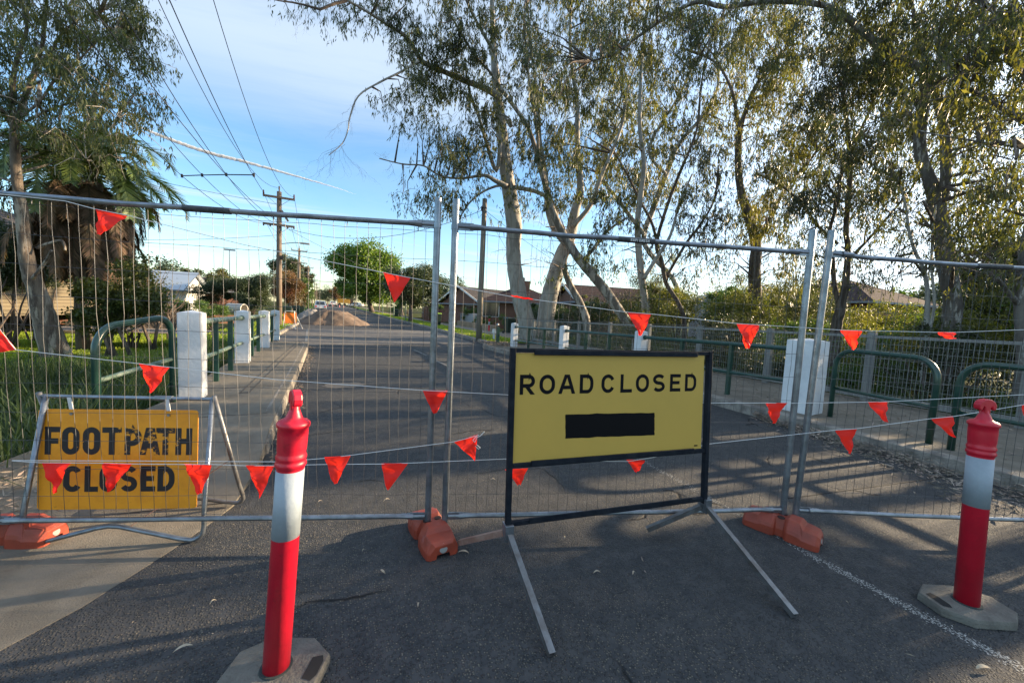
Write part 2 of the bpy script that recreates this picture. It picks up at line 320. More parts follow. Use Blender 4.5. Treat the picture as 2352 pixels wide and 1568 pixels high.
def thin_crown(V):
    # leaves dropped so the low sun reaches chosen strips of ground
    V = np.asarray(V, dtype=np.float32); C = V.mean(1); k = C[:, 2]/SD.z; gx = C[:, 0]-SD.x*k + rng.normal(size=len(C))*.12; gy = C[:, 1]-SD.y*k; c = gy+.1405*gx + rng.normal(size=len(C))*.05
    kill = np.zeros(len(C), bool)
    for x0, x1, c0, c1 in SUNGAPS: kill |= (gx > x0) & (gx < x1) & (c > c0-.03) & (c < c1+.03)
    return V[~kill]
def quads(name, V, m, parent=None, origin=(0, 0, 0)):
    if name in ('crown', 'foliage'): V = thin_crown(V)
    """V: (N,4,3) array of quads -> one mesh"""
    V = np.asarray(V, dtype=np.float32) - np.array(origin, dtype=np.float32); n = len(V)
    me = bpy.data.meshes.new(name); me.vertices.add(n*4); me.vertices.foreach_set('co', V.reshape(-1))
    me.loops.add(n*4); me.loops.foreach_set('vertex_index', np.arange(n*4, dtype=np.int32))
    me.polygons.add(n); me.polygons.foreach_set('loop_start', np.arange(n, dtype=np.int32)*4); me.polygons.foreach_set('loop_total', np.full(n, 4, dtype=np.int32))
    me.materials.append(m); me.update(calc_edges=True)
    o = bpy.data.objects.new(name, me); COL.objects.link(o)
    if parent is not None: o.parent = parent
    else: o.location = origin
    return o
def leafquads(P, D, ln, wd, fold=.0):
    """rhombic leaves at P (N,3) pointing along D"""
    n = len(P); D = D/np.linalg.norm(D, axis=1, keepdims=True)
    r = rng.normal(size=(n, 3)); S = np.cross(D, r); S /= (np.linalg.norm(S, axis=1, keepdims=True)+1e-9)
    ln = np.asarray(ln).reshape(-1, 1)*np.ones((n, 1)); wd = np.asarray(wd).reshape(-1, 1)*np.ones((n, 1))
    a = P; c = P+D*ln; mid = P+D*ln*.42
    return np.stack([a, mid+S*wd/2, c, mid-S*wd/2], axis=1)
def droop_dirs(n, down=1.6): 
    d = rng.normal(size=(n, 3)); d[:, 2] -= down; return d
def rand_dirs(n): return rng.normal(size=(n, 3))

# ---------------------------------------------------------------- the ground, road and paths
def sst(a, b, x): 
    t = np.clip((x-a)/(b-a), 0, 1); return t*t*(3-2*t)
def rise(y): return 1.25*sst(38, 175, y)
def hgt(x, y):
    x = np.asarray(x, float); y = np.asarray(y, float)
    z = -.07 + rise(y)
    side = sst(-1.75, -2.8, x)*1. + sst(9.55, 11.0, x)
    z = z - side*1.75*np.exp(-((y-7.6)/4.2)**4)
    z = z - .42*sst(-1.9, -3.2, x)*sst(10, 13.5, y)*sst(60, 30, y)
    z = z + .25*sst(16, 40, x)*sst(40, 10, y)
    z = z + side*.06*np.sin(x*1.7+y*.9)*np.cos(y*1.3-x*.5)
    return z
def hz_(x, y): return float(hgt(x, y))
xs = np.concatenate([-np.geomspace(1500, 40, 14), np.linspace(-36, -4, 33), np.arange(-3.6, -1.4, .2), np.linspace(-1.2, 9, 12), np.arange(9.4, 12, .2), np.linspace(12.5, 44, 40), np.geomspace(50, 1500, 14)])
ys = np.concatenate([-np.geomspace(900, 12, 10), np.linspace(-10, 40, 101), np.geomspace(42, 1800, 40)])
X, Y = np.meshgrid(xs, ys); Z = hgt(X, Y)
mb = MB(); nx = len(xs)
mb.v = list(zip(X.ravel().tolist(), Y.ravel().tolist(), Z.ravel().tolist()))
mb.f = [(j*nx+i, j*nx+i+1, (j+1)*nx+i+1, (j+1)*nx+i) for j in range(len(ys)-1) for i in range(nx-1)]
tag(mb.build('ground', GROUND, smooth=True), kind='structure')

def interp(y, tab): return float(np.interp(y, [t[0] for t in tab], [t[1] for t in tab]))
XR = [(-12, 5.2), (-3, 5.7), (1, 6.12), (4.5, 6.45), (9, 6.2), (13, 5.85), (14.2, 5.95), (15.2, 6.7), (17, 6.85), (35, 7.5), (60, 7.9), (400, 8.6)]
XL = [(-12, -9), (14.9, -2.), (15.2, -1.75), (21, -1.6), (30, -1.35), (60, -1.2), (400, -1.1)]
def strip(name, m, yl, fl, fr, zf, nxs=2, kind='structure', side=None):
    b = MB(); rows = []
    for y in yl:
        l, r = fl(y), fr(y); rows.append([(l+(r-l)*i/(nxs-1), y, zf(y)) for i in range(nxs)])
    b.v = [p for r in rows for p in r]; b.f = [(j*nxs+i, j*nxs+i+1, (j+1)*nxs+i+1, (j+1)*nxs+i) for j in range(len(rows)-1) for i in range(nxs-1)]
    if side:   # skirts
        k = len(b.v)
        for s_ in side:
            i = 0 if s_ == 'l' else nxs-1; base = len(b.v)
            for r in rows: b.v.append((r[i][0], r[i][1], r[i][2]-(1.2 if s_ == 'l' and name == 'footpath_left' or s_ == 'r' and name == 'footpath_right' else .2)))
            for j in range(len(rows)-1): b.f.append((j*nxs+i, (j+1)*nxs+i, base+j+1, base+j))
        for r_i in (0, len(rows)-1):
            base = len(b.v); r = rows[r_i]
            for p in r: b.v.append((p[0], p[1], p[2]-.2))
            for i in range(nxs-1): b.f.append((r_i*nxs+i, r_i*nxs+i+1, base+i+1, base+i))
    return tag(b.build(name, m), kind=kind)
yy = list(np.linspace(-12, 40, 105)) + list(np.linspace(42, 400, 120))
strip('road', ASPH, yy, lambda y: interp(y, XL) if y > 14.9 else interp(y, [(-12, -9), (1, -9), (3.2, -1.6), (3.6, -.75), (14.9, -.75)]), lambda y: interp(y, XR), lambda y: float(rise(y)), 3)
PR = [(-6, -7.5), (0, -3.05), (1.6, -1.75), (2.24, -1.18), (2.4, -1.02), (2.79, -.78), (3.23, -.56), (3.9, -.48), (5.7, -.47), (8.9, -.42), (14.4, -.36), (14.9, -.45)]
PL_ = [(-6, -9), (2, -4.4), (3.4, -2.7), (4.4, -2.25), (5.2, -1.95), (6.4, -1.76), (14.9, -1.72)]
pz = lambda y: .002 + .154*float(sst(3.0, 4.9, y))
py = list(np.linspace(-6, 14.9, 150))
strip('footpath_left', CONC, py, lambda y: interp(y, PL_), lambda y: interp(y, PR), pz, 3, side='lr')
# kerb stones along the left footpath edge, proud of the slab
b = MB()
for y0 in np.arange(4.3, 14.8, 1.2):
    y1 = min(y0+1.19, 14.88); xa, xb = interp(y0, PR), interp(y1, PR)
    za, zb = pz(y0), pz(y1)
    n0 = len(b.v); w = .13
    b.add([(xa-w, y0, za+.004), (xa+.012, y0, za-.012), (xa+.03, y0, -.05), (xa-w, y0, -.05), (xb-w, y1, zb+.004), (xb+.012, y1, zb-.012), (xb+.03, y1, -.05), (xb-w, y1, -.05)],
          [(0, 1, 5, 4), (1, 2, 6, 5), (0, 4, 7, 3), (0, 3, 2, 1), (4, 5, 6, 7)])
tag(b.build('kerb_left', KERB, bevel=.012), kind='structure')
# the steel cover strip set in the left path, slab joints
b = MB()
for a, c in (((-.98, 6.6), (-.66, 14.8)),):
    for off in (-.055, .055):
        b.bar((a[0]+off, a[1], .158), (c[0]+off, c[1], .158), .012, .006)
for y in (5.3, 7.0, 8.7, 10.4, 12.1, 13.8): b.bar((-1.74, y, .1575), (-.56, y, .1575), .012, .004)
b.box((-.985, 6.58, .158), (.12, .05, .01))
b.bar((-2.55, 3.52, .021), (-.60, 3.30, .016), .012, .006); b.bar((-3.6, 2.25, .0045), (-1.24, 2.12, .0045), .010, .004)
tag(b.build('path_joints', mat('joint_dark', (.07, .06, .05), .9)), kind='structure')
# right footpath and kerb
strip('footpath_right', CONC, list(np.linspace(-12, 14.1, 120)), lambda y: interp(y, XR)+.12, lambda y: 9.5, lambda y: .155, 3, side='lr')
b = MB()
pts = [(interp(y, XR), y) for y in np.arange(-8, 14.0, .9)] + [(5.9, 14.1), (6.05, 14.6), (6.4, 15.0), (6.75, 15.3)] + [(interp(y, XR), y) for y in np.arange(16, 100, 3.)]
for (xa, ya), (xb, yb) in zip(pts[:-1], pts[1:]):
    za, zb = float(rise(ya)), float(rise(yb)); h = .15; w = .14
    b.add([(xa-.03, ya, za-.05), (xa, ya, za+h-.01), (xa+w, ya, za+h+.008), (xa+w, ya, za-.05), (xb-.03, yb, zb-.05), (xb, yb, zb+h-.01), (xb+w, yb, zb+h+.008), (xb+w, yb, zb-.05)],
          [(0, 4, 5, 1), (1, 5, 6, 2), (2, 6, 7, 3), (0, 1, 2, 3)])
tag(b.build('kerb_right', KERB, bevel=.01), kind='structure')
# left kerb beyond the bridge
b = MB(); pts = [(interp(y, XL), y) for y in np.arange(15.3, 160, 3.)]
for (xa, ya), (xb, yb) in zip(pts[:-1], pts[1:]):
    za, zb = float(rise(ya)), float(rise(yb)); h = .13; w = .14
    b.add([(xa+.03, ya, za-.05), (xa, ya, za+h-.01), (xa-w, ya, za+h), (xa-w, ya, za-.05), (xb+.03, yb, zb-.05), (xb, yb, zb+h-.01), (xb-w, yb, zb+h), (xb-w, yb, zb-.05)],
          [(0, 1, 5, 4), (1, 2, 6, 5), (2, 3, 7, 6), (0, 3, 2, 1)])
tag(b.build('kerb_far_left', KERB), kind='structure')
# nature strips and far footpaths
yf = list(np.linspace(15.3, 60, 40)) + list(np.linspace(62, 380, 60))
strip('nature_strip_right', LAWNG, yf, lambda y: interp(y, XR)+.13, lambda y: interp(y, XR)+2.0, lambda y: float(rise(y))+.13, 3)
strip('far_footpath_right', CONC, yf, lambda y: interp(y, XR)+2.0, lambda y: interp(y, XR)+3.4, lambda y: float(rise(y))+.145, 2, side='lr')
strip('nature_strip_left', LAWNG, yf, lambda y: -4.0, lambda y: interp(y, XL)-.13, lambda y: float(rise(y))+.11, 3, side='lr')
def flat(name, poly, z, m, kind='structure'):
    b = MB(); b.add([(x, y, z+float(rise(y))) for x, y in poly], [tuple(range(len(poly)))]); return tag(b.build(name, m), kind=kind)
flat('driveway_right', [(6.95, 19.6), (12, 19.9), (12, 23.4), (7.05, 22.6)], .152, CONC)
flat('driveway_left', [(-9, 19.), (-1.7, 17.6), (-1.64, 19.6), (-9, 21.5)], .128, mat('driveway_gravel', (.25, .2, .16), .95, col2=(.17, .13, .1), nscale=5, bump=.5))
# pale worn area of the road across the far end of the bridge, patches, utility covers
AS2 = mat('worn_grey_asphalt', (.125, .115, .105), .9, col2=(.085, .08, .075), nscale=2.5, bump=.5, bscale=90)
flat('road_patch_far', [(-.5, 15.2), (6.3, 16.2), (6.75, 22), (6.9, 25.5), (-1.55, 25.0), (-1.6, 17.5), (-1.2, 15.3)], .004, AS2)
def disc(name, x, y, rx, ry, z, m):
    b = MB(); n = 28; b.add([(x+rx*math.cos(2*math.pi*i/n)*(1+.12*math.sin(i*2.3)), y+ry*math.sin(2*math.pi*i/n)*(1+.12*math.sin(i*1.7+1)), z) for i in range(n)], [tuple(range(n))]); return tag(b.build(name, m), kind='structure')
disc('road_patch_pale', .40, 7.62, .36, .26, .004, mat('pale_patch', (.13, .115, .095), .9, col2=(.12, .105, .09), nscale=6))
# worn edge line painted on the road: broken flecks of paint
b = MB()
line = [(2.83, -1.5), (2.86, .35), (2.90, 1.2), (3.0, 2.1), (3.2, 4.5)]
for k in range(6500):
    y = rng.uniform(-1.5, 3.2); x = np.interp(y, [q[1] for q in line], [q[0] for q in line]) + rng.normal()*.020
    wear = .5+.5*math.sin(y*2.1+.6)*math.sin(y*.9+1.2)
    if rng.random() > (.30+.6*wear)*(1. if y < 1.3 else .35): continue
    s = rng.uniform(.0015, .0042); a = rng.uniform(0, 6.28)
    b.add([(x+s*math.cos(a+q*1.571), y+s*1.3*math.sin(a+q*1.571), .0018) for q in range(4)], [(0, 1, 2, 3)])
tag(b.build('edge_line', PAINTW), kind='structure')
b = MB()
for y0 in (9.2, 12.0): b.add([(3.0, y0, .005), (3.07, y0, .005), (3.03, y0+1.7, .005), (2.97, y0+1.7, .005)], [(0, 1, 2, 3)])
b.add([(-.55, 16.5, .009), (-.45, 16.5, .009), (-.62, 24, .009), (-.72, 24, .009)], [(0, 1, 2, 3)])
tag(b.build('centre_line', mat('faded_paint', (.17, .165, .155), .85)), kind='structure')
# expansion joint grooves across the right lane
b = MB()
for a, c in (((3.6, 1.75), (6.0, 1.35)), ((4.2, .4), (6.0, .1))): b.bar((*a, .002), (*c, .002), .012, .004)
tag(b.build('road_joint', mat('joint_tar', (.01, .01, .01), .8)), kind='structure')

# ---------------------------------------------------------------- temporary fence panels
FP = {'L': (Vector((-1.70, 3.20, 0)), Vector((.63, 2.325, 0))), 'M': (Vector((.73, 2.285, 0)), Vector((3.03, 1.465, 0))), 'R': (Vector((3.11, 1.425, 0)), Vector((5.35, .335, 0)))}
def stroke_poly(pl, t):
    """flat ribbon quads along a 2D polyline"""
    out = []; n = len(pl); P = [Vector(p).to_2d() if len(p) == 2 else Vector(p[:2]) for p in pl]; Lf = []; Rt = []
    closed = (P[0]-P[-1]).length < 1e-6
    for i in range(n):
        a = P[i-1] if i > 0 else (P[-2] if closed else None); c = P[i+1] if i < n-1 else (P[1] if closed else None)
        d1 = (P[i]-a).normalized() if a is not None else None; d2 = (c-P[i]).normalized() if c is not None else None
        if d1 is None: d1 = d2
        if d2 is None: d2 = d1
        n1 = Vector((-d1.y, d1.x)); n2 = Vector((-d2.y, d2.x)); m_ = (n1+n2); m_ = m_.normalized() if m_.length > 1e-6 else n1
        k = 1/max(.45, m_.dot(n1)); Lf.append(P[i]+m_*t/2*k); Rt.append(P[i]-m_*t/2*k)
    for i in range(n-1): out.append((Lf[i], Rt[i], Rt[i+1], Lf[i+1]))
    return out
def arc(cx_, cy_, rx, ry, a0, a1, n=14): return [(cx_+rx*math.cos(R_(a0+(a1-a0)*i/n)), cy_+ry*math.sin(R_(a0+(a1-a0)*i/n))) for i in range(n+1)]
def glyph(ch, w, t):
    """strokes of a road-sign capital, height 1, width w, stroke t (centre lines)"""
    h = t/2; x0, x1, y0, y1 = h, w-h, h, 1-h; mx_ = w/2; rx = (x1-x0)/2; ry = min(rx*1.05, .5-h)
    def obl(a0=0, a1=360):
        p = arc(mx_, y1-ry, rx, ry, 0, 180, 12) + arc(mx_, y0+ry, rx, ry, 180, 360, 12); return [p + [p[0]]]
    if ch == 'O': return obl()
    if ch == 'C': return [arc(mx_, y1-ry, rx, ry, 22, 180, 12) + arc(mx_, y0+ry, rx, ry, 180, 338, 12)]
    if ch == 'D': 
        r = .34; return [[(x0, 0), (x0, 1)], [(x0, y1), (x1-r*.8, y1)] + arc(x1-r*.8, y1-r, r*.8, r, 90, 0, 8) + arc(x1-r*.8, y0+r, r*.8, r, 0, -90, 8) + [(x0, y0)]]
    if ch == 'R':
        ym = .44; r = (y1-ym)/2; return [[(x0, 0), (x0, 1)], [(x0, y1), (x1-r, y1)] + arc(x1-r, y1-r, r, r, 90, -90, 10) + [(x0, ym)], ('H', mx_-.06, ym, x1-h*.15, 0)]
    if ch == 'P':
        ym = .42; r = (y1-ym)/2; return [[(x0, 0), (x0, 1)], [(x0, y1), (x1-r, y1)] + arc(x1-r, y1-r, r, r, 90, -90, 10) + [(x0, ym)]]
    if ch == 'A': return [('H', x0+h*.1, 0, mx_-h*.45, 1), ('H', mx_+h*.45, 1, x1-h*.1, 0), [(x0+.14, .24+h), (x1-.14, .24+h)]]
    if ch == 'L': return [[(x0, 0), (x0, 1)], [(x0, y0), (w, y0)]]
    if ch == 'E': return [[(x0, 0), (x0, 1)], [(x0, y0), (w, y0)], [(x0, y1), (w, y1)], [(x0, .51), (w*.9, .51)]]
    if ch == 'F': return [[(x0, 0), (x0, 1)], [(x0, y1), (w, y1)], [(x0, .49), (w*.9, .49)]]
    if ch == 'T': return [[(mx_, 0), (mx_, 1)], [(0, y1), (w, y1)]]
    if ch == 'H': return [[(x0, 0), (x0, 1)], [(x1, 0), (x1, 1)], [(x0, .51), (x1, .51)]]
    if ch == 'I': return [[(w/2, 0), (w/2, 1)]]
    if ch == 'M': return [[(x0, 0), (x0, 1)], [(x1, 0), (x1, 1)], [(x0, 1), (mx_, .4), (x1, 1)]]
    if ch == 'S':
        q = ry*.98; yu = y1-q*.92; yl = y0+q*.92; rr = (.5-h)/2
        return [arc(mx_, y1-rr, rx, rr, 28, 180, 9) + arc(mx_, y1-rr, rx, rr, 180, 262, 5)[1:] + arc(mx_, y0+rr, rx, rr, 82, 0, 5) + arc(mx_, y0+rr, rx, rr, 0, -152, 9)[1:]]
    return []
def lettering(b, text, x, y, hh, adv, wid, t, org, ux, uy, nn, th=.0012):
    """text laid on a board: x,y of the lower left in metres, hh cap height; adv = list of left edges or constant advance"""
    for i, ch in enumerate(text):
        if ch == ' ': continue
        gx = adv[i] if isinstance(adv, (list, tuple)) else x+adv*i; w = wid.get(ch, wid['*'])
        for k, st in enumerate(glyph(ch, w/hh, t/hh)):
            if st[0] == 'H':
                _, ax_, ay_, bx_, by_ = st; kk = t/hh/2*math.hypot(bx_-ax_, by_-ay_)/abs(by_-ay_); qs = [(Vector((ax_-kk, ay_)), Vector((ax_+kk, ay_)), Vector((bx_+kk, by_)), Vector((bx_-kk, by_)))]
            else: qs = stroke_poly(st, t/hh)
            for q in qs:
                vs = [org+ux*(gx+p.x*hh)+uy*(y+p.y*hh)+nn*(th+.0001*k) for p in q]; b.add(vs, [(0, 1, 2, 3)])
def fence_panel(key, label, seed, lean0=(0, 0), lean1=(0, 0), sag=0., text=False):
    A, Bv = FP[key]; rs = np.random.default_rng(seed); u = (Bv-A); Ln = u.length; u.normalize(); nn = Vector((u.y, -u.x, 0))  # towards the camera
    r = root('temporary_fence_panel', A, label, 'fence panel', 'temporary fence panels across the road')
    up = Vector((0, 0, 1)); ztop, zbot = 2.012, .165
    P = lambda s, z, o=0.: A + u*s + up*z + nn*o + (Vector((*lean0, 0))*(1-s/Ln) + Vector((*lean1, 0))*(s/Ln))*z/2.
    for s_ in (0, Ln):
        b = MB(); b.tube([P(s_, .11), P(s_, 2.17)], .0205, 14); b.lathe([(.0235, 0), (.0235, .03)], P(s_, 2.0)-up*.01, 14)
        B(b, 'post', GALV, r, smooth=False)
    for z in (ztop, zbot):
        b = MB(); k = 10; pts = []; rad = []
        for i in range(k+1):
            s_ = .02+(Ln-.04)*i/k; pts.append(P(s_, z - sag*math.sin(math.pi*i/k)*(1 if z > 1 else .3) + rs.normal()*.002)); rad.append(.0155 if 0 < i < k else .013)
        b.tube(pts, rad, 12)
        for e, d in ((.022, 1), (Ln-.022, -1)):   # flattened ends welded to the posts
            b.box(P(e+d*.045, z), (.09, .012, .045), Matrix((u, nn, up)).transposed())
            b.tube([P(e+d*.07, z), P(e+d*.15, z)], [.021, .0155], 10)
        B(b, 'rail', GALV, r)
    b = MB(); ns = int(Ln/.067)
    hz = [ztop-.045-.1655*k for k in range(12) if ztop-.045-.1655*k > zbot+.02] + [zbot+.028]
    for i in range(1, ns):
        s0 = i*Ln/ns; pts = []; kink = 0.
        for k in range(13):
            z = zbot + (ztop-zbot-.02)*k/12; kink = kink*.6+rs.normal()*.0042; pts.append(P(s0+kink, z, .004+rs.normal()*.0015))
        b.tube(pts, .00125, 4, cap=False)
    for z in hz:
        b.tube([P(.02+(Ln-.04)*k/14, z+rs.normal()*.0022 - sag*math.sin(math.pi*k/14)*max(0, (z-1)), .0075+rs.normal()*.002) for k in range(15)], .00125, 4, cap=False)
    for k in range(6): s_ = .3+k*Ln/6; b.tube([P(s_, ztop-.01, 0), P(s_+.004, ztop-.045, .006)], .0022, 4)
    B(b, 'wire_mesh', WIRE, r)
    b = MB(); sm = Ln*.46
    b.tube([P(sm-.08, ztop-sag, .0), P(sm+.17, ztop-sag, .0)], .0185, 12); st = B(b, 'sticker', mat('black_sticker', (.02, .025, .03), .5, col2=(.05, .055, .06), nscale=30), r)
    if text:
        b = MB(); lettering(b, 'RAPIDMESH', sm+.0, ztop-.012-sag, .017, .0145, {'*': .0115, 'I': .005}, .0032, A, u, up, nn, th=.0205); B(b, 'lettering', PLASTW, st)
    return r
fL = fence_panel('L', 'left wire fence panel in front of the path and the orange yellow board', 1, sag=.008)
fM = fence_panel('M', 'middle wire fence panel behind the yellow road board, black sticker on its top tube', 2, sag=.004, text=True)
fR = fence_panel('R', 'right wire fence panel with leaning end post, behind the right hand bollard', 3, sag=.03, lean0=(.03, -.02))

# ---------------------------------------------------------------- orange plastic fence feet
def fence_foot():
    r = root('fence_foot', (0, 0, 0), 'x', 'fence foot', 'orange plastic fence feet')
    def sec(v, w, wt, h, notch):
        hb = .028 if notch else 0.0
        return [(w, v, 0), (w*.52, v, 0), (w*.46, v, hb), (-w*.46, v, hb), (-w*.52, v, 0), (-w, v, 0), (-w, v, h*.42), (-w*.93, v, h*.58), (-wt, v, h), (wt, v, h), (w*.93, v, h*.58), (w, v, h*.42)]
    b = MB()
    prof = [(-.265, .095, .06, .085, 1), (-.245, .118, .085, .108, 1), (-.19, .124, .095, .116, 1), (-.155, .126, .098, .118, 0), (-.13, .126, .075, .15, 0), (-.055, .122, .068, .155, 0), (-.035, .105, .06, .145, 0), (-.028, .080, .058, .138, 0)]
    prof = prof + [(-p[0],) + p[1:] for p in reversed(prof)]
    b.loft([sec(*p) for p in prof]); B(b, 'plastic_body', ORPLAST, r, bevel=.009)
    b = MB(); b.lathe([(.031, 0), (.031, .012), (.024, .014)], (0.0, -.252, .062), 16, axis=(0, -1, .22)); B(b, 'filler_cap', mat('grey_cap', (.25, .25, .24), .6), r)
    for x in (-.045, .045):
      b = MB(); b.lathe([(.026, 0), (.026, .006)], (x, 0, .137), 14)
      B(b, 'post_socket', mat('dark_hole', (.03, .012, .01), .8), r)
    b = MB(); b.box((.0815, 0, .085), (.002, .04, .07)); st = B(b, 'sticker', mat('dark_sticker', (.012, .014, .025), .4), r)
    b = MB(); b.box((.0832, 0, .068), (.001, .028, .022)); b.add([(.0835, -.012, .09), (.0835, .012, .09), (.0835, 0, .108)], [(0, 1, 2)]); B(b, 'sticker_print', PLASTW, st)
    return r
ff = fence_foot(); ff.location = (.66, 2.33, 0); ff.rotation_euler = (0, 0, R_(4)); ff.scale = (.86, .82, .95); ff['label'] = 'orange fence foot in the middle, under the two posts beside the yellow road board'
copy_tree(ff, (3.0, 1.45, 0), 'orange fence foot on the right, below the two leaning posts near the white line', rotz=R_(16), scale=(.86, .86, .93))
copy_tree(ff, (-1.63, 3.245, 0), 'orange fence foot on the left, behind the bent tube leg of the footpath board', rotz=R_(69), scale=(.72, .88, .95))

# ---------------------------------------------------------------- the pale yellow road board
def road_closed():
    A = Vector((.955, 1.815, 0)); Bv = Vector((2.34, 1.592, 0)); u = (Bv-A).normalized(); n0 = Vector((u.y, -u.x, 0)); tl = R_(3.5)
    up = Vector((-n0.x*math.sin(tl), -n0.y*math.sin(tl), math.cos(tl))); nn = u.cross(up).normalized()
    r = root('road_closed_sign', A, 'pale yellow ROAD CLOSED board with a black taped patch in a black frame', 'road sign')
    P = lambda s, h, o=0.: A+u*s+up*h+nn*o
    Rm = Matrix((u, nn, up)).transposed(); Wd = 1.395
    for s_ in (0, Wd):
        b = MB(); b.box(P(s_, .79), (.030, .035, 1.03), Rm); B(b, 'frame_upright', BLACKST, r, bevel=.003)
    for h, k in ((1.292, 'frame_rail'), (.655-.02, 'frame_rail'), (.305, 'frame_rail')):
        b = MB(); b.box(P(Wd/2, h), (Wd-.035, .028, .024), Rm); b.box(P(Wd/2+.005, h+(-.010 if h > 1 else .010), .016), (Wd-.24, .012, .030), Rm); B(b, k, BLACKST, r, bevel=.002)
    b = MB(); x0, x1, y0, y1 = .018, Wd-.045, .652, 1.278; b.box(P((x0+x1)/2, (y0+y1)/2, .002), (x1-x0, .004, y1-y0), Rm); bd = B(b, 'board', SIGNY, r)
    b = MB(); hh = .114; ad = {'*': .088}
    # left edges of R O A D   C L O S E D
    edges = [.046, .166, .285, .425, 0, .572, .706, .818, .946, 1.078, 1.198]
    lettering(b, 'ROAD CLOSED', 0, 1.040, hh, edges, {'*': .092, 'A': .112, 'E': .084, 'L': .084, 'O': .098}, .0215, A, u, up, nn, th=.0046); B(b, 'lettering', LETTER, bd)
    b = MB(); q = [(.342, .776), (.972, .762), (.966, .906), (.336, .918)]
    def edge(p, q_, n=12): return [(p[0]+(q_[0]-p[0])*i/n+rng.normal()*.0007, p[1]+(q_[1]-p[1])*i/n+rng.normal()*.0012) for i in range(n)]
    poly = [pp for i in range(4) for pp in edge(q[i], q[(i+1) % 4])]
    b.prism(poly, P(0, 0, .0044), u, up, .001); B(b, 'black_tape_patch', mat('black_tape', (.004, .004, .005), .6, spec=.12), bd)
    b = MB(); b.box(P(x1-.045, y0+.022, .0048), (.028, .001, .008), Rm); B(b, 'maker_mark', LETTER, bd)
    # splayed square tube feet in clamps
    def foot(cl, a, c, m1, m2):
        b = MB(); b.box(cl, (.05, .07, .09), Rm); cp = B(b, 'clamp', GALV, r, bevel=.002)
        for e, mm in ((a, m1), (c, m2)):
            b = MB(); e = Vector(e); d = (e-cl).normalized(); s0 = cl+d*.03; x = d.cross(Vector((0, 0, 1))).normalized(); z = x.cross(d); w = .0155; ti = .0125
            sq = lambda p, ww: [p+x*ww+z*ww, p-x*ww+z*ww, p-x*ww-z*ww, p+x*ww-z*ww]
            o1, o2, i2, i1 = sq(s0, w), sq(e, w), sq(e, ti), sq(e-d*.03, ti)
            b.add(o1+o2+i2+i1, [(0, 3, 2, 1)] + [(k, (k+1) % 4, 4+(k+1) % 4, 4+k) for k in range(4)] + [(4+k, 4+(k+1) % 4, 8+(k+1) % 4, 8+k) for k in range(4)] + [(8+k, 8+(k+1) % 4, 12+(k+1) % 4, 12+k) for k in range(4)] + [(12, 13, 14, 15)])
            B(b, 'leg', mm, r)
    foot(P(.003, .262, .0), (.915, 1.275, .018), (.79, 2.15, .05), RAWST, RUST)
    foot(P(Wd+.012, .262, .0), (2.19, .955, .018), (2.03, 1.80, .05), RAWST, RAWST)
    return r
road_closed()

# ---------------------------------------------------------------- the orange yellow footpath board
def worn_letter():
    m = bpy.data.materials.new('worn_black_letters'); m.use_nodes = True; t = m.node_tree; p = t.nodes['Principled BSDF']; p.inputs['Roughness'].default_value = .5
    tcn = nd(t, 'ShaderNodeTexCoord'); mp = nd(t, 'ShaderNodeMapping'); mp.inputs['Scale'].default_value = (1, 1, 2.2); mp.inputs['Rotation'].default_value = (0, .5, 0); t.links.new(tcn.outputs['Object'], mp.inputs[0])
    a = nd(t, 'ShaderNodeTexNoise', i_Scale=16., i_Detail=7, i_Roughness=.75); t.links.new(mp.outputs[0], a.inputs['Vector'])
    sx_ = nd(t, 'ShaderNodeSeparateXYZ'); t.links.new(tcn.outputs['Object'], sx_.inputs[0])
    w = M('MULTIPLY', mapr(sx_.outputs[2], .44, .50, tree=t), M('MULTIPLY', mapr(sx_.outputs[0], .30, .42, tree=t), mapr(sx_.outputs[0], .80, .6, .25, 1, tree=t), tree=t), tree=t)
    thr = M('SUBTRACT', .66, M('MULTIPLY', w, .112, tree=t), tree=t)
    fac = mapr(M('SUBTRACT', a.outputs[0], thr, tree=t), 0., .012, tree=t)
    mx_ = nd(t, 'ShaderNodeMix', data_type='RGBA'); t.links.new(fac, mx_.inputs[0]); mx_.inputs[6].default_value = (.010, .010, .014, 1); mx_.inputs[7].default_value = (.70, .29, .012, 1)
    t.links.new(mx_.outputs[2], p.inputs['Base Color']); return m
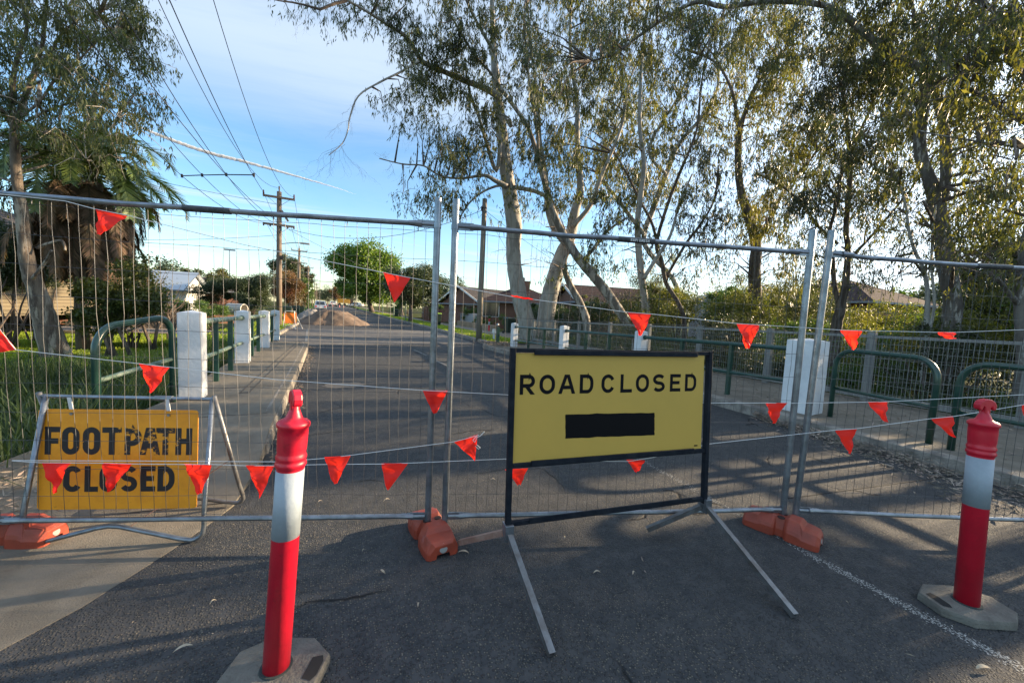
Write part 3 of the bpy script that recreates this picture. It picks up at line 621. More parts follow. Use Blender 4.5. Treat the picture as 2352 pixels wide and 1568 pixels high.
def footpath_sign():
    A = Vector((-1.47, 3.125, 0)); Bv = Vector((-.71, 2.845, 0)); u = (Bv-A).normalized(); n0 = Vector((u.y, -u.x, 0)); Z = Vector((0, 0, 1))
    r = root('footpath_closed_sign', A, 'scratched orange yellow FOOTPATH CLOSED board hung on a bent tube trestle', 'road sign')
    def frame(tl): 
        up = Vector((-n0.x*math.sin(tl), -n0.y*math.sin(tl), math.cos(tl))); return lambda s, h, o=0.: A+u*s+up*h+n0*o
    P = frame(.12); rt = .0135
    def bent(P_, off, hgt_l, x0, x1, top):
        """tube frame: two legs, rounded lower corners and a raised W between"""
        pts = [(x0+.07, top), (x0+.002, .18), (x0-.002, .10)] + [(x0+.065-.067*math.cos(R_(a)), .078-.062*math.sin(R_(a))) for a in (20, 45, 70, 90)] + [(x0+.12, .022), ((x0+x1)/2-.09, .098), ((x0+x1)/2-.03, .108), ((x0+x1)/2+.03, .104), (x1-.13, .026)] + [(x1-.065+.067*math.cos(R_(a)), .078-.062*math.sin(R_(a))) for a in (90, 70, 45, 20)] + [(x1+.002, .10), (x1-.002, .18), (x1+.002, top)]
        return [P_(a, h, off) for a, h in pts]
    b = MB(); b.tube(bent(P, 0, 0, -.10, .885, .885), rt, 10); B(b, 'front_frame', RAWST if False else GALV, r, smooth=True)
    # rear frame leans the other way, spread behind
    tl2 = -.36; up2 = Vector((-n0.x*math.sin(tl2), -n0.y*math.sin(tl2), math.cos(tl2))); top = P(0, .875); 
    A2 = top - up2*.905
    P2 = lambda s, h, o=0.: A2+u*s+up2*h
    b = MB(); b.tube(bent(P2, 0, 0, -.13, .90, .93), rt, 10); B(b, 'rear_frame', RAWST, r, smooth=True)
    b = MB(); b.tube([P(-.055, .878), P(.905, .878)], .011, 10); b.lathe([(.0155, 0), (.0155, .1)], P(.56, .878), 10, axis=u); B(b, 'top_bar', GALV, r)
    up = P(0, 1)-P(0, 0); tb = .06; upb = Vector((-n0.x*math.sin(tb), -n0.y*math.sin(tb), math.cos(tb)))
    Ob = A - n0*.06; nb = u.cross(upb).normalized(); Q = lambda s, h, o=0.: Ob+u*s+upb*h+nb*o
    poly = []
    for cx_, cy_, a0 in ((.792, .203, -90), (.787, .782, 0), (-.057, .774, 90), (-.053, .203, 180)):
        poly += [(cx_+.018*math.cos(R_(a0+k*30)), cy_+.018*math.sin(R_(a0+k*30))) for k in range(4)]
    YEL = mat('scratched_amber_sheet', (.82, .325, .010), .5, col2=(.70, .265, .010), nscale=7, stretch=(1, 1, 1), col3=(.30, .13, .02), n3=(.62, .78), s3=16)
    b = MB(); b.prism(poly, Q(0, 0), u, upb, .003); bd = B(b, 'board', YEL, r)
    b = MB(); t = .040
    adv1 = [-.036, .055, .167, .272, .395, .478, .570, .680]
    lettering(b, 'FOOTPATH', 0, .520, .168, adv1, {'*': .094, 'A': .118, 'T': .106, 'F': .080}, .033, Ob, u, upb, nb, th=.0042)
    adv2 = [.068, .181, .262, .374, .489, .584]
    lettering(b, 'CLOSED', 0, .293, .158, adv2, {'*': .096, 'L': .074, 'E': .082}, .032, Ob, u, upb, nb, th=.0042)
    b.prism([(-.03, .40), (.0, .40), (.0, .412), (-.03, .412)], Q(0, 0, .0042), u, upb, .0006)
    B(b, 'lettering', worn_letter(), bd)
    for s_ in (.104, .638):
        b = MB(); b.bar(P(s_, .875, .014), Q(s_, .795, .006), .022, .003, up=n0); B(b, 'strap', WALLP, r)
        b = MB(); b.lathe([(.0085, 0), (.0085, .006)], Q(s_, .768, .003), 12, axis=nb); B(b, 'bolt', GALV, bd)
    b = MB(); b.tube([P(.47, .10), P2(.89, .42)], .0035, 5); B(b, 'stay', RUST, r)
    return r
footpath_sign()

# ---------------------------------------------------------------- bollards
def bollard(base, top, label, rz, hd, hole_side):
    base = Vector(base); top = Vector(top); ax = (top-base).normalized()
    r = root('bollard', base, label, 'bollard', 'red and white bollards in front of the fence')
    b = MB(); Lh, Wh, c = (.188, .142, .075) if hole_side > 0 else (.20, .135, .075); ca, sa = math.cos(rz), math.sin(rz)
    oct_ = [(Lh, -Wh+c), (Lh, Wh-c), (Lh-c*1.3, Wh), (-Lh+c*1.3, Wh), (-Lh, Wh-c), (-Lh, -Wh+c), (-Lh+c*1.3, -Wh), (Lh-c*1.3, -Wh)]
    def rot(p, k=1.): return (base.x+(p[0]*ca-p[1]*sa)*k, base.y+(p[0]*sa+p[1]*ca)*k)
    b.loft([[(*rot(p, 1.0), .002) for p in oct_], [(*rot(p, 1.0), .03) for p in oct_], [(*rot(p, .97), .046) for p in oct_]])
    bs = B(b, 'rubber_base', RUBBER, r, bevel=.003)
    b = MB(); hx = .15*hole_side; hole = [(hx-.025, -.045), (hx+.012, -.055), (hx+.025, -.03), (hx+.025, .03), (hx+.012, .055), (hx-.025, .045)]
    b.add([(*rot(p), .0475) for p in hole], [tuple(range(6))]); b.add([(*rot((p[0]*1.0, p[1])), .0477) for p in [(hx-.018, -.032), (hx+.016, -.032), (hx+.016, .032), (hx-.018, .032)]], [(0, 1, 2, 3)])
    B(b, 'carry_slot', mat('slot_dark', (.012, .012, .012), .9), bs)
    P = lambda h: base + ax*h
    Rr = .0485
    b = MB(); b.lathe([(.060, .044), (.058, .05)], base, 24, axis=ax); B(b, 'socket_ring', RUBDARK, bs)
    b = MB(); b.lathe([(Rr, .04), (Rr, .855), (Rr, .862), (.0525, .866), (.0555, .874), (.0535, .884), (.0500, .889), (.0535, .897), (.0545, .905), (.0505, .914), (.0495, .922), (.0515, .935), (.0530, .99), (.0530, 1.018), (.0575, 1.022), (.0590, 1.030), (.0575, 1.038), (.050, 1.045), (.034, 1.052), (.029, 1.060), (.022, 1.078), (.017, 1.090), (.0155, 1.115)], base, 32, axis=ax)
    tb = B(b, 'tube', REDPL, r, smooth=True)
    b = MB(); b.lathe([(Rr+.0012, .585), (Rr+.0012, .852)], base, 32, axis=ax); B(b, 'reflective_band', REFL, r, smooth=True)
    dr = Vector((math.cos(hd), math.sin(hd), 0)); 
    pf = [(.013, 1.085), (.015, 1.118), (.022, 1.124), (.027, 1.108), (.036, 1.104), (.044, 1.114), (.045, 1.132), (.037, 1.150), (.020, 1.161)]
    poly = pf + [(0, 1.165)] + [(-a, h) for a, h in reversed(pf)]
    b = MB(); nn = dr.cross(ax).normalized(); b.prism(poly, base-nn*.016, dr, ax, .032); B(b, 'handle', REDPL, r, bevel=.006)
    return r
bollard((-.15, 1.655, 0), (-.085, 1.665, 1.14), 'left red and white bollard, tilted, on a grey rubber base at the bottom edge', R_(-25), R_(-75), 1)
bollard((3.165, .60, 0), (3.165, .635, 1.14), 'right red and white bollard standing by the worn white line', R_(-28), R_(-28), -1)

# ---------------------------------------------------------------- bunting
def plane_pt(x, y, off=.03):
    for k, (A, Bv) in FP.items():
        u = (Bv-A).normalized(); n = Vector((u.y, -u.x, 0)); v = ray(x, y); den = v.dot(n)
        t = ((A+n*off)-O).dot(n)/den; p = O+v*t; s = (p-A).dot(u)
        if (k == 'L' and s < (Bv-A).length+.05) or (k == 'M' and -.05 <= s < (Bv-A).length+.04) or k == 'R': return p
def flag(b, a, c, tip, seed, blunt=0.12, off=.03):
    rs = np.random.default_rng(seed); a = plane_pt(*a, off); c = plane_pt(*c, off); t = plane_pt(*tip, off+.01)
    blunt = blunt if blunt != .12 else [.06, .16, .26][seed % 3]; n = 7; m_ = 9; rows = []; nn = (c-a).cross(t-a).normalized(); ph = rs.uniform(0, 6)
    for j in range(m_+1):
        k = j/m_; la = a.lerp(t, k*(1-blunt*.5)); lc = c.lerp(t, k*(1-blunt*.5)); row = []
        for i in range(n+1):
            p = la.lerp(lc, i/n); wv = math.sin(j*1.1+ph+i*.35)*.006 + math.sin(i*.9-j*.6+ph*2)*.009*k + .016*k*math.sin(ph) + (.005 if j % 3 == int(ph) % 3 else 0); row.append(p+nn*wv)
        rows.append(row)
    vs = [p for r_ in rows for p in r_]; b.add(vs, [(j*(n+1)+i, j*(n+1)+i+1, (j+1)*(n+1)+i+1, (j+1)*(n+1)+i) for j in range(m_) for i in range(n)])
def bunting(label, path, flags, seed, off=.03, knots=()):
    p0 = plane_pt(*path[0], off); r = root('bunting_string', p0, label, 'bunting', 'orange pennant bunting strings')
    b = MB(); pts = []
    for (xa, ya), (xb, yb) in zip(path[:-1], path[1:]):
        for k in range(4): pts.append(plane_pt(xa+(xb-xa)*k/4, ya+(yb-ya)*k/4, off))
    pts.append(plane_pt(*path[-1], off)); b.tube(pts, .0021, 5)
    for kn in knots: b.tube([plane_pt(x, y, off+.006) for x, y in kn], .0028, 5)
    B(b, 'cord', STRING, r)
    for i, f_ in enumerate(flags):
        b = MB(); flag(b, f_[0], f_[1], f_[2], seed*50+i, f_[3] if len(f_) > 3 else .12, off+.002); B(b, 'pennant', FLAG, r, smooth=True)
    return r
bunting('top bunting cord sloping from the left top tube down across all three wire panels', [(0, 446), (150, 462), (221, 481), (290, 494), (560, 562), (881, 626), (943, 638), (1173, 681), (1228, 688), (1441, 717), (1496, 721), (1693, 743), (1745, 746), (1933, 758), (1980, 759), (2153, 763), (2197, 763), (2352, 757)],
        [((221, 481), (290, 496), (231, 548)), ((881, 626), (943, 638), (906, 697)), ((1441, 717), (1496, 722), (1471, 775)), ((1693, 743), (1745, 746), (1719, 808)), ((1932, 758), (1980, 760), (1964, 811), .3), ((2153, 763), (2197, 762), (2176, 791), .9), ((1173, 679), (1228, 687), (1200, 689), .8)], 1)
bunting('second bunting cord at hip height, passing behind the pale yellow road board', [(-6, 750), (36, 803), (320, 835), (388, 843), (640, 872), (970, 896), (1028, 899), (1176, 907), (1400, 918), (1630, 925), (1760, 925), (1807, 926), (1992, 923), (2040, 922), (2352, 906)],
        [((-4, 750), (36, 803), (-14, 812), .3), ((320, 835), (388, 844), (349, 907), .2), ((970, 896), (1028, 897), (998, 958), .25), ((1760, 925), (1807, 925), (1781, 980), .25), ((1992, 923), (2040, 922), (2030, 972), .2)], 2)
bunting('low bunting cord crossing the orange yellow board and passing under the road board', [(28, 1058), (94, 1062), (235, 1063), (305, 1065), (421, 1066), (487, 1066), (565, 1069), (629, 1069), (745, 1066), (876, 1065), (938, 1063), (1170, 1053), (1300, 1058), (1445, 1059), (1500, 1050), (1628, 1019), (1920, 987), (1967, 984), (2138, 961), (2190, 956), (2352, 929)],
        [((93, 1062), (160, 1064), (125, 1134)), ((235, 1063), (304, 1065), (243, 1136)), ((421, 1065), (487, 1067), (455, 1146)), ((565, 1068), (629, 1070), (599, 1143)), ((876, 1064), (938, 1063), (889, 1130)), ((1160, 1078), (1213, 1074), (1194, 1121)), ((1440, 1056), (1482, 1057), (1464, 1090), .3), ((1920, 989), (1967, 985), (1957, 1048)), ((2138, 962), (2190, 955), (2189, 1005), .1), ((2346, 930), (2392, 924), (2360, 985))], 3)
bunting('short bunting cord with a knotted free end in front of the middle pair of posts', [(28, 1057), (300, 1058), (640, 1060), (745, 1052), (805, 1045), (1043, 1014), (1100, 999)],
        [((745, 1049), (805, 1046), (770, 1119)), ((1043, 1015), (1097, 998), (1091, 1058))], 4, off=.04, knots=[[(1097, 999), (1086, 1010), (1094, 1020), (1103, 1028), (1099, 1031), (1088, 1020), (1096, 1004), (1104, 1000), (1113, 991)]])

# ---------------------------------------------------------------- bridge railings
def white_post(x, y, h, w, label, z0=.155, rz=0., group='white painted railing posts'):
    b = MB(); R = Matrix.Rotation(rz, 3, 'Z'); b.box((x, y, z0+h/2-.01), (w, w, h), R)
    cen = Vector((x, y, z0+h-.01)); hw = w/2
    b.add([cen+R@Vector(q) for q in ((-hw, -hw, 0), (hw, -hw, 0), (hw, hw, 0), (-hw, hw, 0), (0, 0, .035))], [(0, 1, 4), (1, 2, 4), (2, 3, 4), (3, 0, 4)])
    return solo(b, 'railing_post', WALLP, (x, y, z0), label, 'railing post', group, bevel=.012)
LP = [(-1.53, 6.42, 1.15, .255), (-1.5, 9.87, 1.10, .255), (-1.46, 13.0, 1.05, .255), (-1.43, 15.6, 1.02, .255)]
names = ['white post nearest the camera on the left, with flaking paint, beside the green hoop rail', 'second white post of the left railing, grimy at its foot', 'third white post of the left railing', 'last white post of the left railing, in front of the timber power pole']
for (x, y, h, w), nm in zip(LP, names): white_post(x, y, h, w, nm)
RP = [(6.88, 13.4, .93, .22), (6.88, 9.95, 1.0, .22), (6.88, 6.72, 1.05, .22)]
for (x, y, h, w), nm in zip(RP, ['farthest white post of the right railing, at the end of the bridge', 'middle white post of the right railing, above the left part of the road board', 'white post of the right railing with a bolted bracket, just above the road board']): white_post(x, y, h, w, nm)
white_post(6.87, 3.22, 1.14, .42, 'wide blue-white end post of the right railing, between two leaning fence posts', rz=R_(4))
def rail_run(P, x, side, labels, pale):
    for k, (a, c) in enumerate(zip(P[:-1], P[1:])):
        ya, yb = a[1]+.10, c[1]-.10; xa, xb = a[0], c[0]
        r = root('railing', (xa, (ya+yb)/2, .15), labels[k], 'railing', 'green pipe railings of the bridge')
        za, zb = a[2]+.155-.14, c[2]+.155-.14
        b = MB(); b.tube([(xa, ya, za), (xb, yb, zb)], .042, 14); b.lathe([(.055, -.01), (.055, .03)], (xa, ya+.01, za), 14, axis=(0, 1, 0)); b.lathe([(.055, -.03), (.055, .01)], (xb, yb-.01, zb), 14, axis=(0, 1, 0)); B(b, 'top_rail', pale, r, smooth=False)
        b = MB(); b.tube([(xa, ya, za-.53), (xb, yb, zb-.53)], .032, 12); b.lathe([(.045, -.01), (.045, .03)], (xa, ya+.01, za-.53), 12, axis=(0, 1, 0)); B(b, 'lower_rail', pale, r)
        n = 2
        for i in range(1, n+1):
            t = i/(n+1); y = ya+(yb-ya)*t; xx = xa+(xb-xa)*t; b = MB(); b.box((xx-.0, y, (.155+za-.03)/2), (.075, .06, za-.155-.03)); B(b, 'upright', GREENP, r)
LPs = LP; rail_run(LPs, -1.5, -1, ['near pale green pipe railing of the left side, between first and second white posts', 'middle pale green pipe railing on the left, between second and third white posts', 'far pale green pipe railing on the left, ending by the timber power pole'], GREENPALE)
RPr = [(6.87, 3.28, 1.12, .36)] + list(reversed(RP))
rail_run(RPr, 6.88, 1, ['dark green pipe railing on the right, from the wide end post behind the road board', 'dark green pipe railing on the right, seen just above the road board', 'farthest dark green pipe railing on the right, in front of the twin gum trunks'], GREENP)
def hoop(a, c, h, rr, low, label, pale=None):
    a = Vector(a); c = Vector(c); u = (c-a); Ln = u.length; u.normalize(); Z = Vector((0, 0, 1)); q = .24
    r = root('hoop_rail', (a+c)/2, label, 'hoop rail', 'green hoop rails')
    pts = [a, a+Z*(h-q)] + [a+u*(q-q*math.cos(R_(t)))+Z*(h-q+q*math.sin(R_(t))) for t in (15, 30, 45, 60, 75)] + [a+u*q+Z*h, c-u*q+Z*h] + [c-u*(q-q*math.sin(R_(90-t)))*1+Z*(h-q+q*math.cos(R_(t))) if False else c-u*(q-q*math.sin(R_(t)))+Z*(h-q+q*math.cos(R_(t))) for t in (15, 30, 45, 60, 75)] + [c+Z*(h-q), c]
    b = MB(); b.tube(pts, rr, 14); B(b, 'hoop', GREENP, r, smooth=True)
    b = MB(); b.tube([a+Z*low, c+Z*low], rr*.72, 12); B(b, 'cross_rail', pale or GREENP, r, smooth=True)
hoop((-2.02, 5.25, .05), (-1.68, 6.2, .15), 1.1, .035, .56, 'green hoop rail with pale chipped cross bar, left of the nearest left white post', GREENPALE)
hoop((6.93, 2.86, .155), (6.63, 1.72, .155), 1.03, .034, .45, 'green hoop rail right of the wide white end post')
hoop((6.55, 1.52, .155), (6.35, .3, .155), 1.03, .034, .45, 'rightmost green hoop rail, partly outside the photo')
# outer mesh fence of the pedestrian bridge on the right
def outer_fence():
    r = root('bridge_mesh_fence', (9.3, 5, .15), 'tall grey wire railing along the outer edge of the right footpath', 'fence')
    ys_ = [1.5+1.82*k for k in range(-2, 9)]; zt = lambda y: 1.47-.020*max(0, y-1)
    for y in ys_:
        b = MB(); b.box((9.30, y, (zt(y)+.1)/2), (.10, .12, zt(y)-.02)); B(b, 'fence_post', TIMBERG, r, bevel=.004)
    b = MB(); b.bar((9.27, ys_[0]-.2, zt(ys_[0])), (9.27, ys_[-1]+.1, zt(ys_[-1])), .07, .05); B(b, 'top_rail', TIMBERG, r, bevel=.004)
    b = MB(); b.bar((9.26, ys_[0], .26), (9.26, ys_[-1], .26), .05, .10); B(b, 'bottom_rail', TIMBERG, r)
    b = MB(); y = ys_[0]
    while y < ys_[-1]:
        b.tube([(9.235, y, .24), (9.235, y, zt(y)-.02)], .0028, 4, cap=False); y += .055
    for z in (.34, .5, .66, .82, .98, 1.14, 1.28): b.tube([(9.232, ys_[0], z), (9.232, ys_[-1], z-.1 if z > 1.2 else z)], .0028, 4, cap=False)
    B(b, 'wire_mesh', mat('dull_grey_wire', (.25, .26, .24), .6, .3), r)
outer_fence()

# ---------------------------------------------------------------- gum trees
LIMB = []          # (x, y, dist, tree key)
TREES = {}
def gum(key, name, label, bark, leafm, limbs, dist, leaf=(.150, .027), group='gum trees along the creek'):
    """limbs: lists of (x, y, width) read off the photograph at 2352 px, each with its own distances"""
    x0, y0, w0 = limbs[0][1][0]; p0 = at(x0, y0, limbs[0][0][0]); base = Vector((p0.x, p0.y, hz_(p0.x, p0.y)))
    r = root(name, base, label, 'tree', group); b = MB()
    for li, ((d0, d1), pl) in enumerate(limbs):
        pts = []; rad = []; n = len(pl); tot = 0
        for i in range(n):
            t = i/(n-1); d = d0+(d1-d0)*t; x, y, w = pl[i]; p = at(x, y, d); dp = depth(p); rr = w/2/FPX*dp*(dp/(p-O).length)*.92
            pts.append(p); rad.append(max(rr, .006))
        if li == 0: pts.insert(0, Vector((pts[0].x*2-pts[1].x if False else pts[0].x+(pts[0].x-pts[1].x)*.3, pts[0].y, base.z-.3))); rad.insert(0, rad[0]*1.35)
        # catmull-rom smoothing with slight wobble
        P = []; Rr = []
        for i in range(len(pts)-1):
            a = pts[max(i-1, 0)]; q = pts[i]; c = pts[i+1]; e = pts[min(i+2, len(pts)-1)]
            for k in range(4):
                t = k/4; P.append(.5*((2*q)+(c-a)*t+(2*a-5*q+4*c-e)*t*t+(-a+3*q-3*c+e)*t**3)); rr = rad[i]+(rad[i+1]-rad[i])*t; Rr.append(rr*(1+rng.normal()*.035))
        P.append(pts[-1]); Rr.append(rad[-1]); b.tube(P, Rr, 12 if rad[0] > .1 else 7)
        for i in range(n-1):
            for k in range(3):
                t = k/3; LIMB.append((pl[i][0]+(pl[i+1][0]-pl[i][0])*t, pl[i][1]+(pl[i+1][1]-pl[i][1])*t, d0+(d1-d0)*(i+t)/(n-1), key, pl[i][2]))
    B(b, 'trunk', bark, r, smooth=True); TREES[key] = dict(root=r, twigs=MB(), leaves=[], mat=leafm, leaf=leaf, dead=MB())
    return r
gum('A', 'gum_tree', 'smooth pale gum with a single curved trunk, nearest the grey pole', BARKS, LEAFG, [
    ((20, 18.5), [(1218, 782, 46), (1207, 730, 42), (1193, 680, 40), (1181, 610, 36), (1179, 560, 38), (1181, 520, 42), (1170, 440, 38), (1161, 380, 35), (1152, 300, 31), (1143, 225, 27), (1136, 150, 22), (1132, 80, 17), (1130, 0, 15), (1128, -60, 12)]),
    ((18.6, 15.5), [(1150, 225, 22), (1118, 205, 18), (1074, 188, 16), (1020, 165, 15), (972, 143, 15), (950, 110, 14), (929, 82, 13), (898, 62, 11), (864, 40, 9), (826, 17, 8), (796, 0, 7), (750, -30, 5)]),
    ((18.5, 17), [(1136, 120, 12), (1100, 60, 10), (1075, 10, 9), (1060, -30, 7)]),
    ((19, 17.5), [(1163, 428, 16), (1139, 416, 12), (1112, 403, 9), (1058, 410, 6), (1010, 403, 5), (973, 381, 4.5), (925, 377, 4), (871, 364, 3)]),
    ((19, 18.5), [(1170, 425, 9), (1139, 428, 7), (1104, 444, 5), (1072, 473, 4.5), (1052, 510, 3)]),
    ((19, 19.5), [(1180, 430, 12), (1230, 440, 11), (1266, 462, 9), (1280, 500, 8), (1262, 545, 6)]),
    ((18.4, 17.2), [(1145, 240, 10), (1172, 290, 9), (1168, 270, 5), (1120, 255, 5), (1085, 262, 4)]),
    ((15.8, 14.8), [(960, 140, 9), (925, 163, 7), (871, 190, 6), (823, 221, 5), (803, 272, 4), (799, 299, 3.5), (786, 330, 3), (755, 357, 2)]),
    ((18.9, 18.0), [(1150, 330, 13), (1118, 400, 12) if False else (1140, 392, 11), (1118, 330, 10), (1100, 270, 9), (1080, 215, 7), (1068, 150, 5)]),
], 20)
gum('B', 'gum_tree', 'thick pale gum leaning right beside the curved pale trunk, its bark peeling at the foot', BARKS, LEAFG, [
    ((20.5, 19.5), [(1246, 790, 44), (1252, 740, 42), (1260, 690, 41), (1273, 640, 39), (1290, 585, 36), (1310, 540, 30), (1322, 480, 25), (1333, 438, 20), (1326, 323, 15), (1326, 238, 13), (1316, 170, 11), (1309, 100, 9), (1312, 0, 8)]),
    ((19.5, 18.5), [(1300, 560, 20), (1270, 520, 16), (1256, 470, 13), (1255, 408, 11), (1241, 323, 9), (1238, 272, 9), (1231, 204, 8), (1221, 119, 7), (1211, 0, 5)]),
    ((19.5, 20.), [(1316, 520, 14), (1357, 470, 12), (1380, 408, 10), (1428, 289, 8), (1445, 187, 6), (1482, 110, 5)])], 20)
gum('C', 'gum_tree', 'grey gum trunk leaning far left across the others, directly above the road board', BARKM, LEAFG, [
    ((17.5, 17), [(1462, 770, 24), (1445, 745, 24), (1420, 710, 25), (1394, 672, 26), (1360, 630, 25), (1330, 595, 23), (1305, 556, 21), (1275, 500, 18), (1248, 408, 16), (1234, 357, 15), (1210, 289, 12), (1156, 211, 10), (1125, 165, 8), (1092, 129, 7), (1040, 44, 6), (1017, 0, 5)]),
    ((17.2, 16.5), [(1262, 470, 12), (1205, 420, 8) if False else (1238, 362, 10), (1234, 300, 9), (1215, 180, 8), (1205, 60, 6), (1208, -20, 5)]),
    ((17.2, 17.5), [(1340, 600, 10), (1372, 560, 9), (1395, 530, 7), (1440, 500, 5)])], 17)
gum('D', 'gum_tree', 'short bent grey gum trunk between the leaning trunk and the twin pale trunks', BARKM, LEAFY, [
    ((18.5, 18.8), [(1352, 800, 20), (1349, 770, 19), (1345, 728, 19), (1330, 692, 18), (1310, 655, 16), (1297, 620, 14), (1300, 590, 11), (1320, 560, 8)])], 18)
gum('E', 'gum_tree', 'slim pale gum with two upright stems above the right half of the road board', BARKS, LEAFY, [
    ((19, 18), [(1483, 735, 20), (1482, 700, 20), (1473, 631, 19), (1466, 560, 18), (1465, 500, 16), (1474, 430, 15), (1479, 374, 14), (1470, 300, 12), (1469, 255, 12), (1472, 170, 10), (1479, 85, 8), (1490, 0, 6)]),
    ((18.6, 19), [(1478, 640, 12), (1510, 590, 10), (1540, 540, 8), (1560, 470, 7), (1590, 400, 5)])], 19)
gum('F', 'gum_tree', 'dark forked gum with wiry stems above the right corner of the road board', BARKR, LEAFD, [
    ((20, 19), [(1572, 745, 13), (1560, 700, 12), (1530, 650, 11), (1520, 600, 11), (1508, 560, 10), (1530, 480, 9), (1560, 400, 9), (1600, 300, 7), (1610, 200, 6), (1630, 100, 5)]),
    ((20, 20), [(1520, 610, 9), (1500, 520, 8), (1475, 470, 7), (1440, 400, 6), (1400, 330, 5)]),
    ((20, 19), [(1528, 640, 8), (1575, 560, 8), (1605, 520, 7), (1640, 460, 6), (1650, 380, 5)])], 20)
gum('G', 'gum_tree', 'dark brown forked gum just left of the wide pair of fence posts', BARKR, LEAFY, [
    ((22, 21), [(1738, 735, 36), (1735, 680, 34), (1733, 620, 32), (1736, 560, 30), (1720, 500, 26), (1700, 430, 21), (1695, 349, 19), (1702, 290, 16), (1720, 235, 13), (1741, 190, 12), (1775, 150, 10), (1810, 105, 8), (1850, 50, 6)]),
    ((21.2, 21.5), [(1698, 300, 12), (1690, 250, 11), (1681, 209, 9), (1650, 150, 7), (1600, 120, 6)]),
    ((21.8, 21), [(1738, 560, 16), (1770, 500, 13), (1800, 440, 10), (1850, 380, 8), (1890, 330, 6)])], 22)
gum('H', 'gum_tree', 'dark slender gum with three close stems, seen just right of the leaning fence posts', BARKR, LEAFD, [
    ((17, 16), [(1920, 760, 30), (1928, 720, 28), (1941, 662, 22), (1946, 610, 18), (1947, 560, 17), (1943, 533, 16), (1948, 460, 15), (1953, 384, 14), (1946, 297, 12), (1938, 209, 10), (1953, 122, 8), (1958, 30, 6)]),
    ((17, 16), [(1930, 715, 16), (1916, 650, 14), (1912, 590, 12), (1905, 533, 11), (1925, 460, 10), (1935, 380, 9), (1975, 300, 8), (2010, 230, 6)]),
    ((16.8, 15), [(1945, 600, 10), (1985, 560, 9), (2030, 510, 8), (2080, 450, 7), (2110, 410, 6), (2150, 350, 4)]),
    ((17, 18), [(1925, 560, 9), (1880, 520, 9), (1850, 480, 8), (1800, 430, 7), (1740, 400, 5)])], 17)
gum('I', 'gum_tree', 'massive mottled gum with a trunk forked like a wishbone, on the right', BARKD, LEAFG, [
    ((14, 12.8), [(2190, 800, 62), (2184, 757, 56), (2188, 689, 54), (2174, 608, 54), (2162, 527, 54), (2152, 470, 50), (2138, 420, 42), (2118, 370, 36), (2112, 320, 38), (2118, 262, 38), (2124, 200, 30), (2115, 160, 27), (2080, 140, 25), (2040, 118, 24), (1985, 77, 22), (1915, 20, 20), (1820, 4, 18), (1740, 6, 17), (1663, 16, 15), (1600, 5, 14), (1531, 40, 12), (1466, 84, 9), (1408, 126, 7), (1329, 146, 5)]),
    ((13.8, 12.5), [(2158, 480, 30), (2170, 430, 33), (2172, 367, 33), (2170, 314, 31), (2158, 245, 28), (2138, 190, 22), (2120, 120, 15), (2100, 40, 12), (2090, -30, 10)]),
    ((12.8, 11), [(1690, 14, 9), (1640, 60, 7), (1606, 110, 5), (1600, 150, 4)]),
    ((13, 11.5), [(2140, 200, 12), (2200, 160, 10), (2260, 150, 8), (2340, 130, 6)])], 14)
gum('J', 'gum_tree', 'pale gum at the right edge with a broken stub and long limbs reaching left', BARKD, LEAFY, [
    ((11.5, 11), [(2352, 860, 52), (2350, 760, 46), (2345, 690, 42), (2352, 600, 38), (2370, 500, 34), (2380, 400, 30), (2385, 300, 25), (2360, 285, 20), (2264, 227, 15), (2194, 181, 12), (2159, 122, 9), (2140, 60, 6)]),
    ((11.4, 10.6), [(2340, 700, 22), (2315, 670, 16), (2290, 636, 11)]),
    ((11.2, 10.0), [(2385, 330, 12), (2352, 338, 9), (2280, 330, 7), (2200, 318, 6), (2110, 300, 5), (2020, 270, 3.5)]),
    ((11.2, 10.3), [(2380, 250, 14), (2330, 130, 10), (2300, 60, 8), (2250, -10, 6)])], 11.5)
gum('K', 'gum_sapling', 'thin pale twin sapling in front of the wishbone gum, behind the grey mesh railing', BARKS, LEAFY, [
    ((13, 13.4), [(2122, 900, 20), (2120, 860, 19), (2128, 759, 16), (2130, 667, 14), (2118, 610, 11), (2103, 581, 11), (2087, 527, 9), (2080, 470, 7), (2060, 400, 5)]),
    ((13, 13.2), [(2130, 780, 10), (2146, 700, 9), (2140, 620, 8), (2142, 530, 7), (2150, 470, 5)])], 13)
gum('L', 'gum_tree', 'distant pale leaning gum between the slim gum and the dark forked one', BARKS, LEAFY, [
    ((30, 29), [(1560, 700, 12), (1545, 640, 13), (1480, 560, 14), (1500, 480, 15), (1530, 400, 14), (1560, 330, 12), (1620, 260, 10), (1650, 190, 9), (1640, 100, 7)]),
    ((29, 30), [(1480, 540, 11), (1420, 460, 10), (1380, 400, 8), (1400, 330, 7), (1460, 250, 6)]),
    ((29, 28), [(1530, 400, 9), (1490, 340, 8), (1560, 220, 7), (1600, 130, 6)])], 30)
